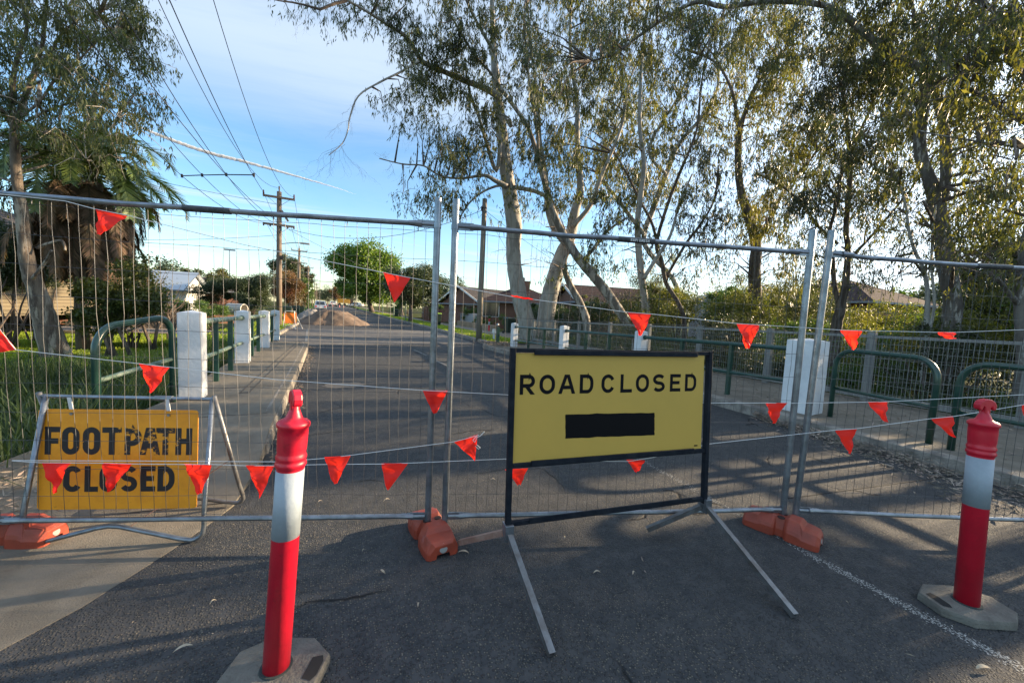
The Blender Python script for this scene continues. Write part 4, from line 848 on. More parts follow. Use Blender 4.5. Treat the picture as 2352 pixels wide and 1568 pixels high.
gum('P', 'gum_tree', 'tall gum on the left bank, its crown filling the top left corner', BARKP, LEAFP, [
    ((17.5, 16), [(136, 840, 104), (126, 805, 84), (110, 755, 72), (97, 710, 62), (82, 660, 54), (66, 615, 48), (56, 553, 40), (48, 476, 36), (40, 420, 34), (35, 350, 31), (34, 289, 28), (44, 265, 22), (60, 215, 20), (78, 170, 19), (92, 120, 16), (99, 92, 14), (107, 0, 12), (115, -50, 10)]),
    ((16.4, 16), [(34, 300, 22), (28, 250, 19), (32, 170, 17), (45, 120, 16), (62, 60, 13), (50, 0, 11), (45, -50, 9)]),
    ((16.4, 17), [(30, 300, 12), (12, 262, 11), (-10, 230, 10), (-60, 180, 9)]),
    ((16, 15), [(84, 150, 13), (120, 115, 11), (140, 80, 9), (190, 40, 7), (250, 20, 5)]),
    ((16, 15), [(45, 270, 11), (90, 235, 10), (130, 180, 8), (180, 140, 7), (230, 90, 5), (280, 70, 4)]),
    ((16, 15), [(58, 280, 10), (120, 250, 8), (180, 235, 6), (240, 240, 5), (300, 260, 3)]),
    ((17, 16.5), [(84, 570, 14), (110, 560, 12), (142, 553, 10), (150, 540, 8) if False else (150, 575, 8)]),
    ((16.5, 15.8), [(88, 720, 13) if False else (75, 640, 13), (105, 600, 10), (118, 575, 8)])], 17, group='gum trees along the creek')
GRIDS = [  # x0, dx, y0, dy, rows, allowed trees, coverage
    (840, 63, -50, 50, ["445678887777887888999999",
     "343567678776677788998999", "045666667676566778999999", "057776657665567777899989", "079998867654556776889888", "047898867654534576888877",
     "001463667554335677767765", "002334566644224677655546", "003214556644424788644556", "012104456654456786545656", "012003356654457643334666",
     "000002355544356532223577", "000001333433456421222677", "000000222222356422223778"], 'ABCDEFGHIJKL', 1.),
    (-60, 60, -60, 51, ["8999998", "9768986", "9768986", "9657884", "8657982", "8646873", "7436663", "6324450", "5312210", "4110000"], 'P', .95)]
JL = [(l[0], l[1]) for l in LIMB]; LA = np.array(JL); LT = np.array([l[3] for l in LIMB])
def clump(x, y, digit, allowed, dx, dy, key=None, cov=1., spread=1.):
    mask = np.isin(LT, list(allowed if key is None else key))
    dd = (LA[:, 0]-x)**2 + (LA[:, 1]-y-15)**2 + np.where(mask, 0, 1e9) + rng.random(len(LA))*1500
    if dd.min() > 115**2 and allowed == 'L': return clump(x, y, digit, 'DEFGHI', dx, dy, cov=cov, spread=spread)
    l = LIMB[int(np.argmin(dd))]; T = TREES[l[3]]
    pl = at(l[0], l[1], l[2]); dist = l[2] + rng.normal()*1.1 - .2 + (1.4 if l[4] > 20 and abs(l[0]-x) < 60 else 0)
    c = at(x, y, dist); dp = max(depth(c), 3.); ps = dp/FPX        # metres per pixel
    # bough from limb to clump
    m1 = pl.lerp(c, .5) + Vector((rng.normal()*.12, rng.normal()*.12, .18+.12*rng.normal()))
    bl = (c-pl).length; T['twigs'].tube([pl, pl.lerp(m1, .6), m1, m1.lerp(c, .6), c], [.016+.015*min(bl, 3), .018+.008*min(bl, 3), .017, .012, .008], 5, cap=False)
    Lf, Wf = T['leaf']; sc = max(1., dp/11.); Lf *= sc**.9; Wf *= sc**.9
    area = dx*dy; lpx = .5*Lf*Wf/ps/ps*.62; n = int(cov*digit/9*2.55*area/lpx)
    k = 7
    for i in range(k):
        sc_ = Vector(c) + CR*(rng.normal()*dx*.33*spread*ps) + CU*(rng.normal()*dy*.33*spread*ps) + _f*(rng.normal()*.55)
        a = c + (sc_-c)*.1; mm = c.lerp(sc_, .5)+Vector((0, 0, .10)); T['twigs'].tube([a, mm, sc_, sc_+Vector((rng.normal()*.08, rng.normal()*.08, -.22))], [.008, .007, .006, .004], 4, cap=False)
        nn = n//k
        if nn < 1: continue
        ns_ = max(4, int(nn/11)); so = rng.normal(size=(ns_, 3))*np.array([10*ps, 10*ps, 7*ps]) + np.array([0, 0, .10]); sdir = rng.normal(size=(ns_, 3))*.35; sdir[:, 2] = -1; sl_ = rng.uniform(.18, .5, ns_)*max(1, dp/13)
        si = rng.integers(0, ns_, nn); tt = rng.random(nn)
        off = so[si] + sdir[si]*(sl_[si]*tt)[:, None] + rng.normal(size=(nn, 3))*.035
        D_ = droop_dirs(nn, 1.5)*.6 + sdir[si]
        T['leaves'].append(leafquads(np.array(sc_)+off, D_, Lf*rng.uniform(.6, 1.25, nn), Wf*rng.uniform(.7, 1.2, nn)))
for gx, dx, gy, dy, rows, allowed, cov in GRIDS:
    for j, row in enumerate(rows):
        for i, ch in enumerate(row):
            d = int(ch)
            if d == 0: continue
            cx0, cy0 = gx+dx*(i+.5)+rng.normal()*9, gy+dy*(j+.5)+rng.normal()*9
            if cy0 > 190 and 2090 < cx0 < 2205 and rng.random() < .8: d = min(d, 2)   # the wishbone trunk stands clear of its own crown
            if cy0 > 150 and 1130 < cx0 < 1205 and cy0 < 620 and rng.random() < .7: d = min(d, 2)
            clump(cx0, cy0, d, allowed, dx, dy, cov=cov)
            if allowed != 'P' and d > 2 and cy0 > 20 and cx0 > 1150: clump(cx0+25+rng.normal()*12, cy0+22, max(2, d-3), 'L', dx, dy, cov=.75*cov)
for (x, y, d, s) in [(735, 8, 4, .5), (780, 22, 4, .6), (820, 35, 5, .6), (700, 0, 3, .5), (650, 3, 3, .4), (870, 22, 5, .7), (900, 60, 5, .7), (1020, 320, 5, .6), (1050, 330, 6, .6), (1085, 345, 6, .6), (1040, 365, 6, .6), (1075, 375, 5, .6), (1105, 390, 4, .5), (1010, 355, 3, .4), (1020, 440, 6, .5), (1050, 450, 6, .5), (1030, 470, 5, .5), (1060, 480, 4, .5), (1000, 465, 3, .4), (985, 475, 2, .3), (925, 275, 5, .5), (955, 300, 3, .4), (1100, 560, 0, 1), (1230, 600, 4, .5), (1255, 575, 4, .5), (1410, 720, 6, .5), (1415, 760, 5, .4), (1400, 690, 4, .5), (880, 240, 2, .3)]:
    if d: clump(x, y, d, 'AB' if x < 1300 else 'CD', 60*s*1.3, 50*s*1.3, spread=1.)
# bare hanging twigs
def bare(key, x, y, d, n, ln, down=1., w=.004):
    T = TREES[key]; p0 = at(x, y, d)
    def grow(p, dr, l, lev, r):
        pts = [p]; q = p
        for k in range(5):
            dr = (dr + Vector((rng.normal()*.33, rng.normal()*.33, -.12*down+rng.normal()*.2))).normalized(); q = q+dr*l/5; pts.append(q)
            if lev > 0 and rng.random() < .65: grow(q, (dr+Vector((rng.normal()*.7, rng.normal()*.7, -.3*down))).normalized(), l*.55, lev-1, r*.6)
        T['dead'].tube(pts, [r*(1-.13*i) for i in range(6)], 4, cap=False)
    for i in range(n): grow(p0+Vector((rng.normal()*.1, 0, 0)), Vector((rng.normal()*.5-.2, rng.normal()*.3, -.6*down)).normalized(), ln*rng.uniform(.7, 1.2), 2, w)
for a in [('A', 803, 272, 15, 2, .9), ('A', 786, 330, 15, 3, 1.2), ('A', 770, 345, 15, 3, .9), ('A', 823, 221, 15, 2, .6), ('A', 871, 190, 15, 1, .6), ('A', 871, 364, 17.5, 3, .6, -.3), ('A', 925, 377, 17.5, 3, .8), ('A', 973, 381, 17.5, 3, .7, -.6), ('A', 895, 370, 17.5, 2, .6), ('A', 1010, 403, 17.5, 2, .7, -.5), ('A', 985, 250, 15.5, 3, 1.3), ('A', 950, 262, 15.5, 2, .9), ('A', 760, -5, 15, 3, .9), ('A', 700, -10, 15, 3, .9), ('A', 1180, 300, 18, 3, 1.4), ('A', 1060, 260, 16, 3, 1.2), ('C', 1210, 320, 17, 2, 1.2)]: bare(*a)
TREES['A']['dead'].tube([at(x, y, 15) for x, y in [(935, 160), (917, 145), (921, 128), (905, 118), (893, 112)]], [.02, .018, .014, .01, .006], 5)
for x0_, pts_ in ((0, [(796, 2), (770, 8), (735, 22), (700, 12), (672, 6), (640, 2), (600, -8)]),): TREES['A']['dead'].tube([at(x, y, 15) for x, y in pts_], [.05, .045, .04, .03, .025, .018, .01], 6)
for k, T in TREES.items():
    o_ = ORG[T['root'].name]
    B(T['twigs'], 'branches', TWIG if k not in 'P' else BARKM, T['root'])
    if T['dead'].v: B(T['dead'], 'bare_twigs', TWIG, T['root'])
    if T['leaves']: quads('crown', np.concatenate(T['leaves']), T['mat'], T['root'], o_)

# ---------------------------------------------------------------- other trees and shrubs
def crown_pts(n, c, rad, lobes, rs, shell=.5):
    """leaf positions in a crown made of many uneven lobes"""
    lc = rs.normal(size=(lobes, 3)); lc /= np.linalg.norm(lc, axis=1, keepdims=True); lc *= rs.uniform(.25, .82, (lobes, 1)); lc *= np.array(rad); 
    lr = rs.uniform(.11, .44, lobes)*min(rad)*1.12
    idx = rs.integers(0, lobes, n); d = rs.normal(size=(n, 3)); d /= np.linalg.norm(d, axis=1, keepdims=True)
    rr = lr[idx]*rs.uniform(shell, 1.0, n)*(1+rs.normal(size=n)*.17)
    return np.array(c) + lc[idx] + d*rr[:, None]*np.array([1, 1, .8]), np.array(c)+lc, lr
def tree(name, label, cat, x, y, h, rad, leafm, bark, n, leaf, seed, trunk=.16, lobes=26, group=None, zc=None, down=.3, lean=0., stems=1, z0=None):
    rs = np.random.default_rng(seed); zb = hz_(x, y) if z0 is None else z0
    r = root(name, (x, y, zb), label, cat, group); c = (x+lean, y, zb + (zc if zc is not None else h-rad[2]))
    P, lc, lr = crown_pts(n, c, rad, lobes, rs)
    keep = P[:, 2] > zb+.03; P = P[keep]
    b = MB()
    for s_ in range(stems):
        a = Vector((x+rs.normal()*.15*(stems > 1), y+rs.normal()*.15*(stems > 1), zb-.1)); top = Vector(c)+Vector((rs.normal()*rad[0]*.2, 0, -rad[2]*.1))
        m_ = a.lerp(top, .5)+Vector((rs.normal()*.15, rs.normal()*.15, 0)); b.tube([a, a.lerp(m_, .5), m_, m_.lerp(top, .5), top], [trunk*1.25, trunk, trunk*.85, trunk*.6, trunk*.3], 9)
        for q in lc[s_::stems][:14]:
            q = Vector(q); t = rs.uniform(.45, .85); s0 = a.lerp(top, t); mm = s0.lerp(q, .5)+Vector((0, 0, -.1)); b.tube([s0, mm, q], [trunk*.4, trunk*.25, trunk*.1], 5, cap=False)
    B(b, 'trunk', bark, r, smooth=True)
    D = rs.normal(size=(len(P), 3)); D[:, 2] -= down
    global rng; sv = rng; rng = rs
    quads('crown', leafquads(P, D, leaf*rs.uniform(.7, 1.3, len(P)), leaf*rs.uniform(.5, .8, len(P))), leafm, r, (x, y, zb)); rng = sv
    return r
def shrub(label, x, y, h, rx, leafm, n, leaf, seed, group=None, name='shrub', cat='shrub', z0=None, narrow=.35, lobes=16, down=.4):
    rs = np.random.default_rng(seed); zb = hz_(x, y) if z0 is None else z0; r = root(name, (x, y, zb), label, cat, group)
    P, lc, lr = crown_pts(n, (x, y, zb+h*.52), (rx, rx, h*.5), lobes, rs, .3); P = P[P[:, 2] > zb+.02]
    D = rs.normal(size=(len(P), 3)); D[:, 2] -= down
    b = MB()
    for q in lc[:10]: b.tube([(x+rs.normal()*.1, y+rs.normal()*.1, zb-.1), (Vector((x, y, zb))+Vector(q))/2+Vector((rs.normal()*.1, 0, 0)), q], [.035, .025, .012], 5, cap=False)
    B(b, 'stems', TWIG, r)
    global rng; sv = rng; rng = rs
    quads('foliage', leafquads(P, D, leaf*rs.uniform(.7, 1.3, len(P)), leaf*narrow*rs.uniform(.8, 1.2, len(P))), leafm, r, (x, y, zb)); rng = sv
    return r
# street trees far ahead
p = gp(848, 727); tree('plane_tree', 'big bright green plane tree by the street, tallest behind the bridge', 'tree', 8.6, 75, 14.6, (7.4, 6.4, 7.0), LEAFBR, BARKR, 80000, .36, 11, trunk=.42, lobes=90, zc=7.4, lean=-1.0)
tree('broadleaf_tree', 'rounded dark tree with brownish top, right of the big bright green plane tree', 'tree', 7.9, 38, 6.6, (3.0, 2.6, 2.75), LEAFDK, BARKR, 38000, .14, 12, trunk=.19, lobes=55, zc=3.85, lean=.1)
tree('broadleaf_tree', 'small round tree peeping over the tiled roofs between the two middle fence posts', 'tree', 17.5, 58, 7.0, (3.2, 3.2, 3.2), LEAFDK, BARKR, 9000, .2, 13, zc=4.4)
tree('copper_tree', 'reddish brown round tree directly behind the timber power pole', 'tree', -2.9, 43.6, 4.9, (2.25, 2.2, 1.85), LEAFR, BARKR, 16000, .11, 14, trunk=.1, lobes=34, zc=3.1)
tree('pine_tree', 'tall grey green conifer behind the copper coloured tree', 'tree', -5.8, 88, 12.2, (3.7, 3.7, 5.4), LEAFDK, BARKR, 14000, .28, 15, trunk=.3, lobes=44, zc=6.8)
tree('pine_tree', 'narrow conifer right beside the tall grey green one', 'tree', -3.0, 92, 11.0, (1.7, 1.7, 4.0), LEAFDK, BARKR, 6000, .28, 16, trunk=.2, lobes=24, zc=6.)
tree('broadleaf_tree', 'green tree leaning over the bins just right of the copper tree', 'tree', -1.6, 52, 4.6, (1.2, 1.6, 1.8), LEAFH, BARKR, 7000, .12, 17, trunk=.08, zc=2.8)
tree('broadleaf_tree', 'pale dry tree at the far end of the street beside the parked cars', 'tree', 4.2, 128, 6.5, (2.6, 2.6, 2.8), LEAFR, BARKR, 5000, .25, 18, zc=4.2, z0=1.1)
for k, (x, y, h, r_, lm, lab) in enumerate([(8.5, 120, 10, 4.5, LEAFDK, 'dark tree at the far end of the street, behind the big plane tree'), (13, 100, 9, 4.5, LEAFDK, 'dark tree far up the right side of the street'), (16, 80, 7, 3.6, LEAFH, 'green tree beyond the dark rounded tree, over the footpath'), (-7, 125, 7, 4.0, LEAFDK, 'far green tree at the left side of the street end'), (2., 190, 9, 6, LEAFDK, 'hazy tree closing the end of the street'), (-16, 62, 6.2, 4.2, LEAFDK, 'dark tree behind the brown roofed house'), (-11.5, 66, 6.3, 3.6, LEAFY, 'yellow green treetop above the dark hedge on the left'), (-22, 58, 6.8, 3.6, LEAFH, 'light green tree behind the white gabled house'), (-27, 50, 7.5, 4.5, LEAFH, 'leafy tree behind the creek gum on the left'), (12.5, 66, 5.0, 2.6, LEAFH, 'bright bushy tree by the far right footpath')]):
    tree('broadleaf_tree', lab, 'tree', x, y, h, (r_, r_, h*.42), lm, BARKR, 7000, .24, 30+k, zc=h*.56, lobes=30)
for k, (x, y, h, r_, lm, n, lf, lab) in enumerate([
    (-6.3, 47, 4.7, 2.5, LEAFDK, 34000, .16, 'dark green hedge mass left of the copper tree'),
    (-9.0, 48, 4.3, 2.3, LEAFDK, 26000, .16, 'second dark green hedge mass, nearer the brown roof'),
    (-6.4, 41.5, 2.5, 1.6, LEAFDK, 12000, .12, 'lower dark shrub in front of the dark hedge mass'),
    (*at(425, 700, 33).to_2d(), 2.2, 1.5, LEAFH, 9000, .10, 'bright green bush above the nearest left white post'),
    (*at(488, 705, 31).to_2d(), 1.7, 1.2, LEAFH, 7000, .09, 'bright green bush behind the pale green railing'),
    (*at(360, 690, 28).to_2d(), 3.4, 1.7, LEAFY, 9000, .10, 'yellow green bush left of the white gabled house'),
    (*at(15, 745, 21.5).to_2d(), 4.6, 2.0, LEAFDK, 26000, .10, 'dense dark bush left of the left gum trunk'),
    (*at(85, 745, 23.).to_2d(), 4.2, 1.8, LEAFG, 22000, .10, 'grey green bush between the left gum trunk and the palm'),
    (*at(-50, 745, 20.).to_2d(), 4.8, 1.9, LEAFDK, 20000, .10, 'dark bush cut by the left edge of the photo'),
    (-6.15, 18.6, 1.5, .48, LEAFG, 3500, .06, 'small upright shrub alone on the sunlit lawn'),
    (12.6, 33.5, 2.0, 1.5, LEAFH, 8000, .09, 'clipped bright hedge right of the dark rounded tree'),
    (12.3, 29.5, 1.5, 1.5, LEAFH, 9000, .07, 'bright flowering hedge left of the grey pole on the right'),
    (13.2, 26.5, 1.6, 1.5, LEAFH, 8000, .07, 'flowering hedge behind the grey pole on the right'),
    (14.4, 24., 2.6, 1.7, LEAFDK, 9000, .08, 'dark garden shrub right of the grey pole'),
    (15.8, 22., 2.4, 1.5, LEAFDK, 8000, .08, 'dark shrub behind the pale curved gum trunk'),
    (17.5, 23., 3.0, 2.0, LEAFH, 8000, .09, 'green shrub seen between the two pale gum trunks'),
    (11.2, 41., 2.4, 1.3, LEAFH, 5000, .1, 'green bush by the brick piers right of the dark tree'),
    (18.4, 37., 2.6, 1.6, LEAFDK, 5000, .1, 'dark bush against the brick house'),
    (9.9, 55., 3.0, 1.6, LEAFH, 5000, .13, 'green bush below the plane tree'),
    (-3.3, 36.5, 1.0, .6, LEAFH, 2500, .08, 'low green clump between the left bins')]):
    shrub(lab, x, y, h, r_, lm, n, lf, 60+k, 'garden shrubs')
protos = [bpy.data.objects[n] for n in [o.name for o in COL.objects if o.get('label') in ('dark tree far up the right side of the street', 'far green tree at the left side of the street end', 'light green tree behind the white gabled house')]]
for q, (px_, d, sc, lab) in enumerate([(735, 260, 1.5, 'hazy tree closing the street left of the parked white car'), (752, 240, 1.3, 'hazy tree at the very end of the street'), (775, 215, 1.3, 'far tree right of the street end'), (800, 190, 1.2, 'far tree showing under the left side of the plane tree'), (890, 150, 1.3, 'far tree under the right side of the plane tree'), (1020, 95, 1.15, 'skyline tree seen between the two middle fence posts, lower one'), (1100, 110, 1.1, 'skyline tree behind the grey pole'), (1180, 100, 1.1, 'skyline tree behind the curved pale trunk'), (1260, 90, 1.1, 'skyline tree behind the twin pale trunks'), (1390, 80, 1.1, 'skyline tree behind the slim gum'), (1520, 75, 1.15, 'skyline tree left of the dark forked gum'), (1640, 70, 1.2, 'skyline tree above the grey shed'), (1780, 66, 1.2, 'skyline tree left of the wide pair of fence posts'), (1900, 62, 1.25, 'skyline tree right of the wide pair of fence posts'), (2090, 75, 1.3, 'skyline tree behind the tiled hip roof on the right'), (2230, 50, 1.2, 'skyline tree right of the wishbone gum'), (2330, 45, 1.2, 'skyline tree at the right edge'), (590, 120, 1.0, 'skyline tree above the dark hedge mass'), (500, 95, .95, 'skyline tree behind the brown roof'), (300, 52, .9, 'skyline tree behind the palm'), (60, 45, 1.1, 'skyline tree behind the weatherboard house'), (640, 210, 1.2, 'skyline tree left of the timber power pole')]):
    v = ray(px_, 700); x_, y_ = v.x/math.hypot(v.x, v.y)*d, v.y/math.hypot(v.x, v.y)*d
    copy_tree(protos[q % len(protos)], (x_, y_, hz_(x_, y_)-.3), lab, rotz=q*1.3, scale=(sc, sc, sc*(.8+.1*(q % 3))))['group'] = 'skyline trees'
# loose olive like saplings on the left lawn
for k, (px_, d_, h, r_, lab) in enumerate([(300, 17., 3.1, 1.25, 'loose grey green sapling right of the palm'), (350, 18.5, 3.5, 1.35, 'airy sapling in the middle of the sunlit lawn'), (240, 17.2, 2.5, .9, 'thin sapling with a bent stem close to the palm'), (392, 23., 3.3, 1.5, 'leafy sapling in front of the white gabled house'), (395, 20.5, 1.9, .7, 'little crooked tree just left of the nearest white post')]):
    q_ = at(px_, 770, d_)
    tree('sapling', lab, 'tree', q_.x, q_.y, h, (r_, r_, h*.36), LEAFBK if k % 2 == 0 else LEAFP, BARKR, 9000, .095, 90+k, trunk=.05, zc=h*.62, lobes=26, down=.9, stems=2, group='saplings on the lawn')
for k, (x, y, h, r_, lab) in enumerate([(17.6, 30.2, 2.7, 1.5, 'dark bush against the wall of the wide chimney house'), (20.6, 28.6, 3.0, 1.7, 'dark tangled bush between the thick leaning gum and the bent gum'), (15.6, 37.8, 2.2, 1.4, 'dark bush below the grey gabled roof')]):
    shrub(lab, x, y, h, r_, LEAFDK, 12000, .11, 210+k, 'garden shrubs')
# creek bank shrubs on the right, behind the mesh railing
bank = [(12.6, 12.2, 4.2, 1.6, LEAFBK, 'leafy shrub behind the leaning trunk, left part of the mesh railing'), (15.5, 15.5, 4.6, 2.3, LEAFD, 'dark shrub under the slim pale gum'), (18.5, 16.5, 4.8, 2.4, LEAFBK, 'sunlit shrub between the slim gum and the dark forked gum'),
        (15.2, 10.2, 4.2, 2.0, LEAFD, 'dark bank shrub above the road board right corner'), (18.5, 11.8, 4.9, 2.3, LEAFBK, 'yellow green shrub left of the wide pair of fence posts'), (13.2, 7.6, 3.4, 1.5, LEAFD, 'low dark shrub behind the wide white end post'),
        (16.4, 8.2, 4.3, 1.9, LEAFH, 'bright green shrub seen between the two leaning fence posts'), (22, 10.5, 5.4, 2.6, LEAFD, 'tall dark shrub far back on the bank'), (19.5, 6.6, 4.8, 2.4, LEAFBK, 'wide olive shrub below the tiled roof on the right'),
        (14.0, 5.0, 3.5, 1.5, LEAFH, 'green shrub behind the hoop rail on the right'), (16.8, 4.2, 4.4, 2.0, LEAFBK, 'yellow green shrub left of the wishbone gum'), (12.2, 3.2, 2.7, 1.1, LEAFD, 'small dark shrub at the foot of the wishbone gum'),
        (19.5, 2.2, 5.0, 2.4, LEAFBK, 'sunlit shrub right of the wishbone gum'), (14.3, 1.6, 4.0, 1.6, LEAFH, 'leafy shrub right of the wishbone gum near the railing'), (11.8, 1.2, 2.6, 1.0, LEAFD, 'feathery low shrub behind the rightmost hoop rail'), (16.8, .2, 5.2, 2.2, LEAFBK, 'tall leafy shrub at the right edge of the photo')]
for k, (x, y, h, r_, lm, lab) in enumerate(bank):
    shrub(lab, x, y, h, r_, lm, int(5200*r_*h/4), .115, 120+k, 'creek bank shrubs', narrow=.26, lobes=30, down=1.0)
for k, (x, y, h, r_, lm, lab) in enumerate([(18.6, 28.2, 2.7, 1.6, LEAFH, 'bright hedge in front of the wide chimney house'), (16.2, 25.6, 3.0, 1.5, LEAFH, 'round green shrub between the curved pale trunk and the thick leaning gum'), (17.0, 20.6, 3.3, 1.8, LEAFDK, 'dark green shrub behind the thick leaning gum'), (19.8, 21.6, 3.4, 1.9, LEAFBK, 'shrub in front of the brick gable end'), (22.5, 18.6, 4.6, 2.2, LEAFBK, 'bushy shrub below the tiled roof behind the slim gum'), (26, 16.5, 5.2, 2.6, LEAFBK, 'broad shrub in front of the grey shed'), (25.5, 12.6, 5.4, 2.5, LEAFBK, 'broad olive shrub left of the tiled hip roof house'), (27.5, 9.6, 5.5, 2.6, LEAFBK, 'broad olive shrub in front of the tiled hip roof house'), (26.5, 6.0, 6.2, 2.6, LEAFH, 'tall green shrub right of the tiled hip roof house'), (21.5, 14.3, 5.0, 2.2, LEAFH, 'green shrub behind the dark forked gum'), (19.0, 24.4, 3.5, 1.9, LEAFBK, 'tall bright shrub hiding the brick gable wall'), (22.6, 21.2, 4.1, 2.0, LEAFH, 'green shrub under the long tiled roof')]):
    shrub(lab, x, y, h, r_, lm, int(3600*r_*h/4), .15, 180+k, 'creek bank shrubs', narrow=.3, lobes=30, down=.8)
# unseen vegetation added to the bank beyond the right edge, to shade the road
occ = [(12.4, -.4, 3.0, 1.2), (14.6, -.9, 4.4, 1.6), (17.6, -.8, 5.2, 1.8), (21., .2, 6., 2.), (13.2, -1.6, 3.6, 1.5), (15.5, -3.6, 4.6, 1.9), (19.5, -2.2, 5.6, 2.0), (17.0, -7.0, 5.0, 2.0), (24., -5., 6.5, 2.6), (22, 3.5, 6.5, 2.4), (27., .5, 7.5, 2.6), (13, -5.6, 3.2, 1.4)]
for k, (x, y, h, r_) in enumerate(occ):
    shrub(['smallest near', 'round near', 'leafy middle', 'big back', 'low', 'bushy', 'tall', 'broad', 'very tall', 'dense', 'far', 'small'][k]+' unseen creek shrub added for shade right of the photo frame', x, y, h, r_, LEAFD, int(13000*r_*h/4), .17, 150+k, 'creek bank shrubs', narrow=.3, lobes=30, down=1.0)

# ---------------------------------------------------------------- palm
def palm():
    bp = at(195, 775, 19.5); x, y = bp.x, bp.y; zb = hz_(x, y); r = root('palm_tree', (x, y, zb), 'date palm with a skirt of dead brown fronds behind the left gum', 'palm')
    top = at(200, 415, 19); b = MB(); b.tube([(x, y, zb-.2), (x-.05, y, zb+1.5), ((x+top.x)/2, (y+top.y)/2, (zb+top.z)/2+.5), top], [.22, .18, .24, .38], 12); B(b, 'trunk', BARKR, r, smooth=True)
    rs = np.random.default_rng(5)
    def frond(c, az, el0, ln, curl, dead, b, V):
        pts = []; p = Vector(c); e = el0; n = 14
        for k in range(n+1):
            pts.append(p.copy()); d = Vector((math.cos(az)*math.cos(e), math.sin(az)*math.cos(e), math.sin(e))); p = p+d*ln/n; e -= curl/n*(1+k*.08); e = max(e, -1.5)
        b.tube(pts, [.028*(1-.8*k/n)+.004 for k in range(n+1)], 4, cap=False)
        P = np.array(pts)
        for k in range(2, n):
            t = (pts[k+1]-pts[k-1]).normalized(); s = t.cross(Vector((0, 0, 1))); s = s.normalized() if s.length > .01 else Vector((1, 0, 0)); u = s.cross(t)
            lf = (.55 if not dead else .45)*math.sin(math.pi*min(1, .12+.88*k/n))**.5
            for sd in (-1, 1):
                for q in range(5):
                    p0 = pts[k].lerp(pts[k+1] if k < n else pts[k], q/5.); dd = (s*sd*.9 + t*.75 + u*(.22 if not dead else 0) + Vector((rs.normal()*.1, rs.normal()*.1, -.15-(.9 if dead else .05)*rs.random()))).normalized()
                    w = dd.cross(u).normalized()*.021; V.append([p0-w, p0+w, p0+dd*lf*.6+w*.9, p0+dd*lf])
    for part, N_, dead in (('green_fronds', 56, False), ('dead_fronds', 90, True)):
        b = MB(); V = []
        for i in range(N_):
            az = rs.uniform(0, 2*math.pi)
            if not dead: frond(top+Vector((0, 0, .2)), az, rs.uniform(.1, 1.45), rs.uniform(2.3, 3.5), rs.uniform(1.1, 2.2), False, b, V)
            else: frond(top+Vector((math.cos(az)*.2, math.sin(az)*.2, -rs.uniform(0, 1.9))), az, rs.uniform(-.5, .55), rs.uniform(1.5, 2.7), rs.uniform(1.6, 2.6), True, b, V)
        o = B(b, part, PALMG if not dead else PALMB, r); quads('leaflets', np.array([[tuple(q) for q in v] for v in V]), PALMG if not dead else PALMB, o, (x, y, zb))
palm()

# ---------------------------------------------------------------- grass, reeds, litter
def blades(name, pts, ln, wd, m, bend=.35, kind='stuff', label=None):
    n = len(pts); P = np.array(pts); a = rng.uniform(0, 2*np.pi, n); s = np.stack([np.cos(a), np.sin(a), np.zeros(n)], 1); d = np.stack([-np.sin(a), np.cos(a), np.zeros(n)], 1)*rng.uniform(0, bend*2, n)[:, None]
    ln = ln[:, None]; up = np.array([[0, 0, 1.]]); m1 = P+up*ln*.5+d*ln*.25; m2 = P+up*ln*.86+d*ln*.75 ; tip = P + up*ln*rng.uniform(.6, 1.0, n)[:, None] + d*ln*1.3
    w = wd[:, None]*s
    q1 = np.stack([P-w*.6, P+w*.6, m1+w, m1-w], 1); q2 = np.stack([m1-w, m1+w, m2+w*.6, m2-w*.6], 1); q3 = np.stack([m2-w*.6, m2+w*.6, tip+w*.08, tip-w*.08], 1)
    return tag(quads(name, np.concatenate([q1, q2, q3]), m), label, 'grass', kind=kind)
N_ = 120000; px = rng.uniform(-16, -1.9, N_); py = 12.6+rng.random(N_)**1.3*13; zz = hgt(px, py)
blades('lawn_grass', np.stack([px, py, zz], 1), rng.uniform(.04, .10, N_), rng.uniform(.006, .011, N_), GRASSM, .5, label='mown green lawn on the left bank')
N_ = 60000; px = rng.uniform(-9.5, -2.15, N_); py = rng.uniform(2.6, 12.6, N_); k = (px < -2.15-.5*(py < 4.6)*(4.6-py)*1.2); px, py = px[k], py[k]; n = len(px); zz = hgt(px, py)
hh = np.where(py > 11, .5, 1.0)*rng.uniform(.7, 1.45, n)*np.clip(1.0+(-.35-zz)*.35, .6, 1.35)
blades('reeds', np.stack([px, py, zz], 1), hh, rng.uniform(.003, .0085, n), REEDM, .30, label='dense dark green reeds filling the creek left of the bridge')
N_ = 9000; px = rng.uniform(9.6, 15, N_); py = rng.uniform(-2, 17, N_); blades('bank_grass', np.stack([px, py, hgt(px, py)], 1), rng.uniform(.25, .8, N_), rng.uniform(.006, .014, N_), REEDM, .4, label='rough grass on the bank behind the mesh railing')
N_ = 16000; py = rng.uniform(15.5, 70, N_); px = np.interp(py, [t[0] for t in XR], [t[1] for t in XR])+rng.uniform(.16, 1.95, N_); blades('verge_grass', np.stack([px, py, rise(py)+.13], 1), rng.uniform(.04, .11, N_), rng.uniform(.01, .02, N_), GRASSM, .5, label='grass verge along the right kerb')
N_ = 9000; py = rng.uniform(15.5, 60, N_); px = np.interp(py, [t[0] for t in XL], [t[1] for t in XL])-rng.uniform(.16, 2.3, N_); blades('verge_grass', np.stack([px, py, rise(py)+.11], 1), rng.uniform(.04, .11, N_), rng.uniform(.01, .02, N_), GRASSM, .5, label='grass verge left of the road beyond the bridge')
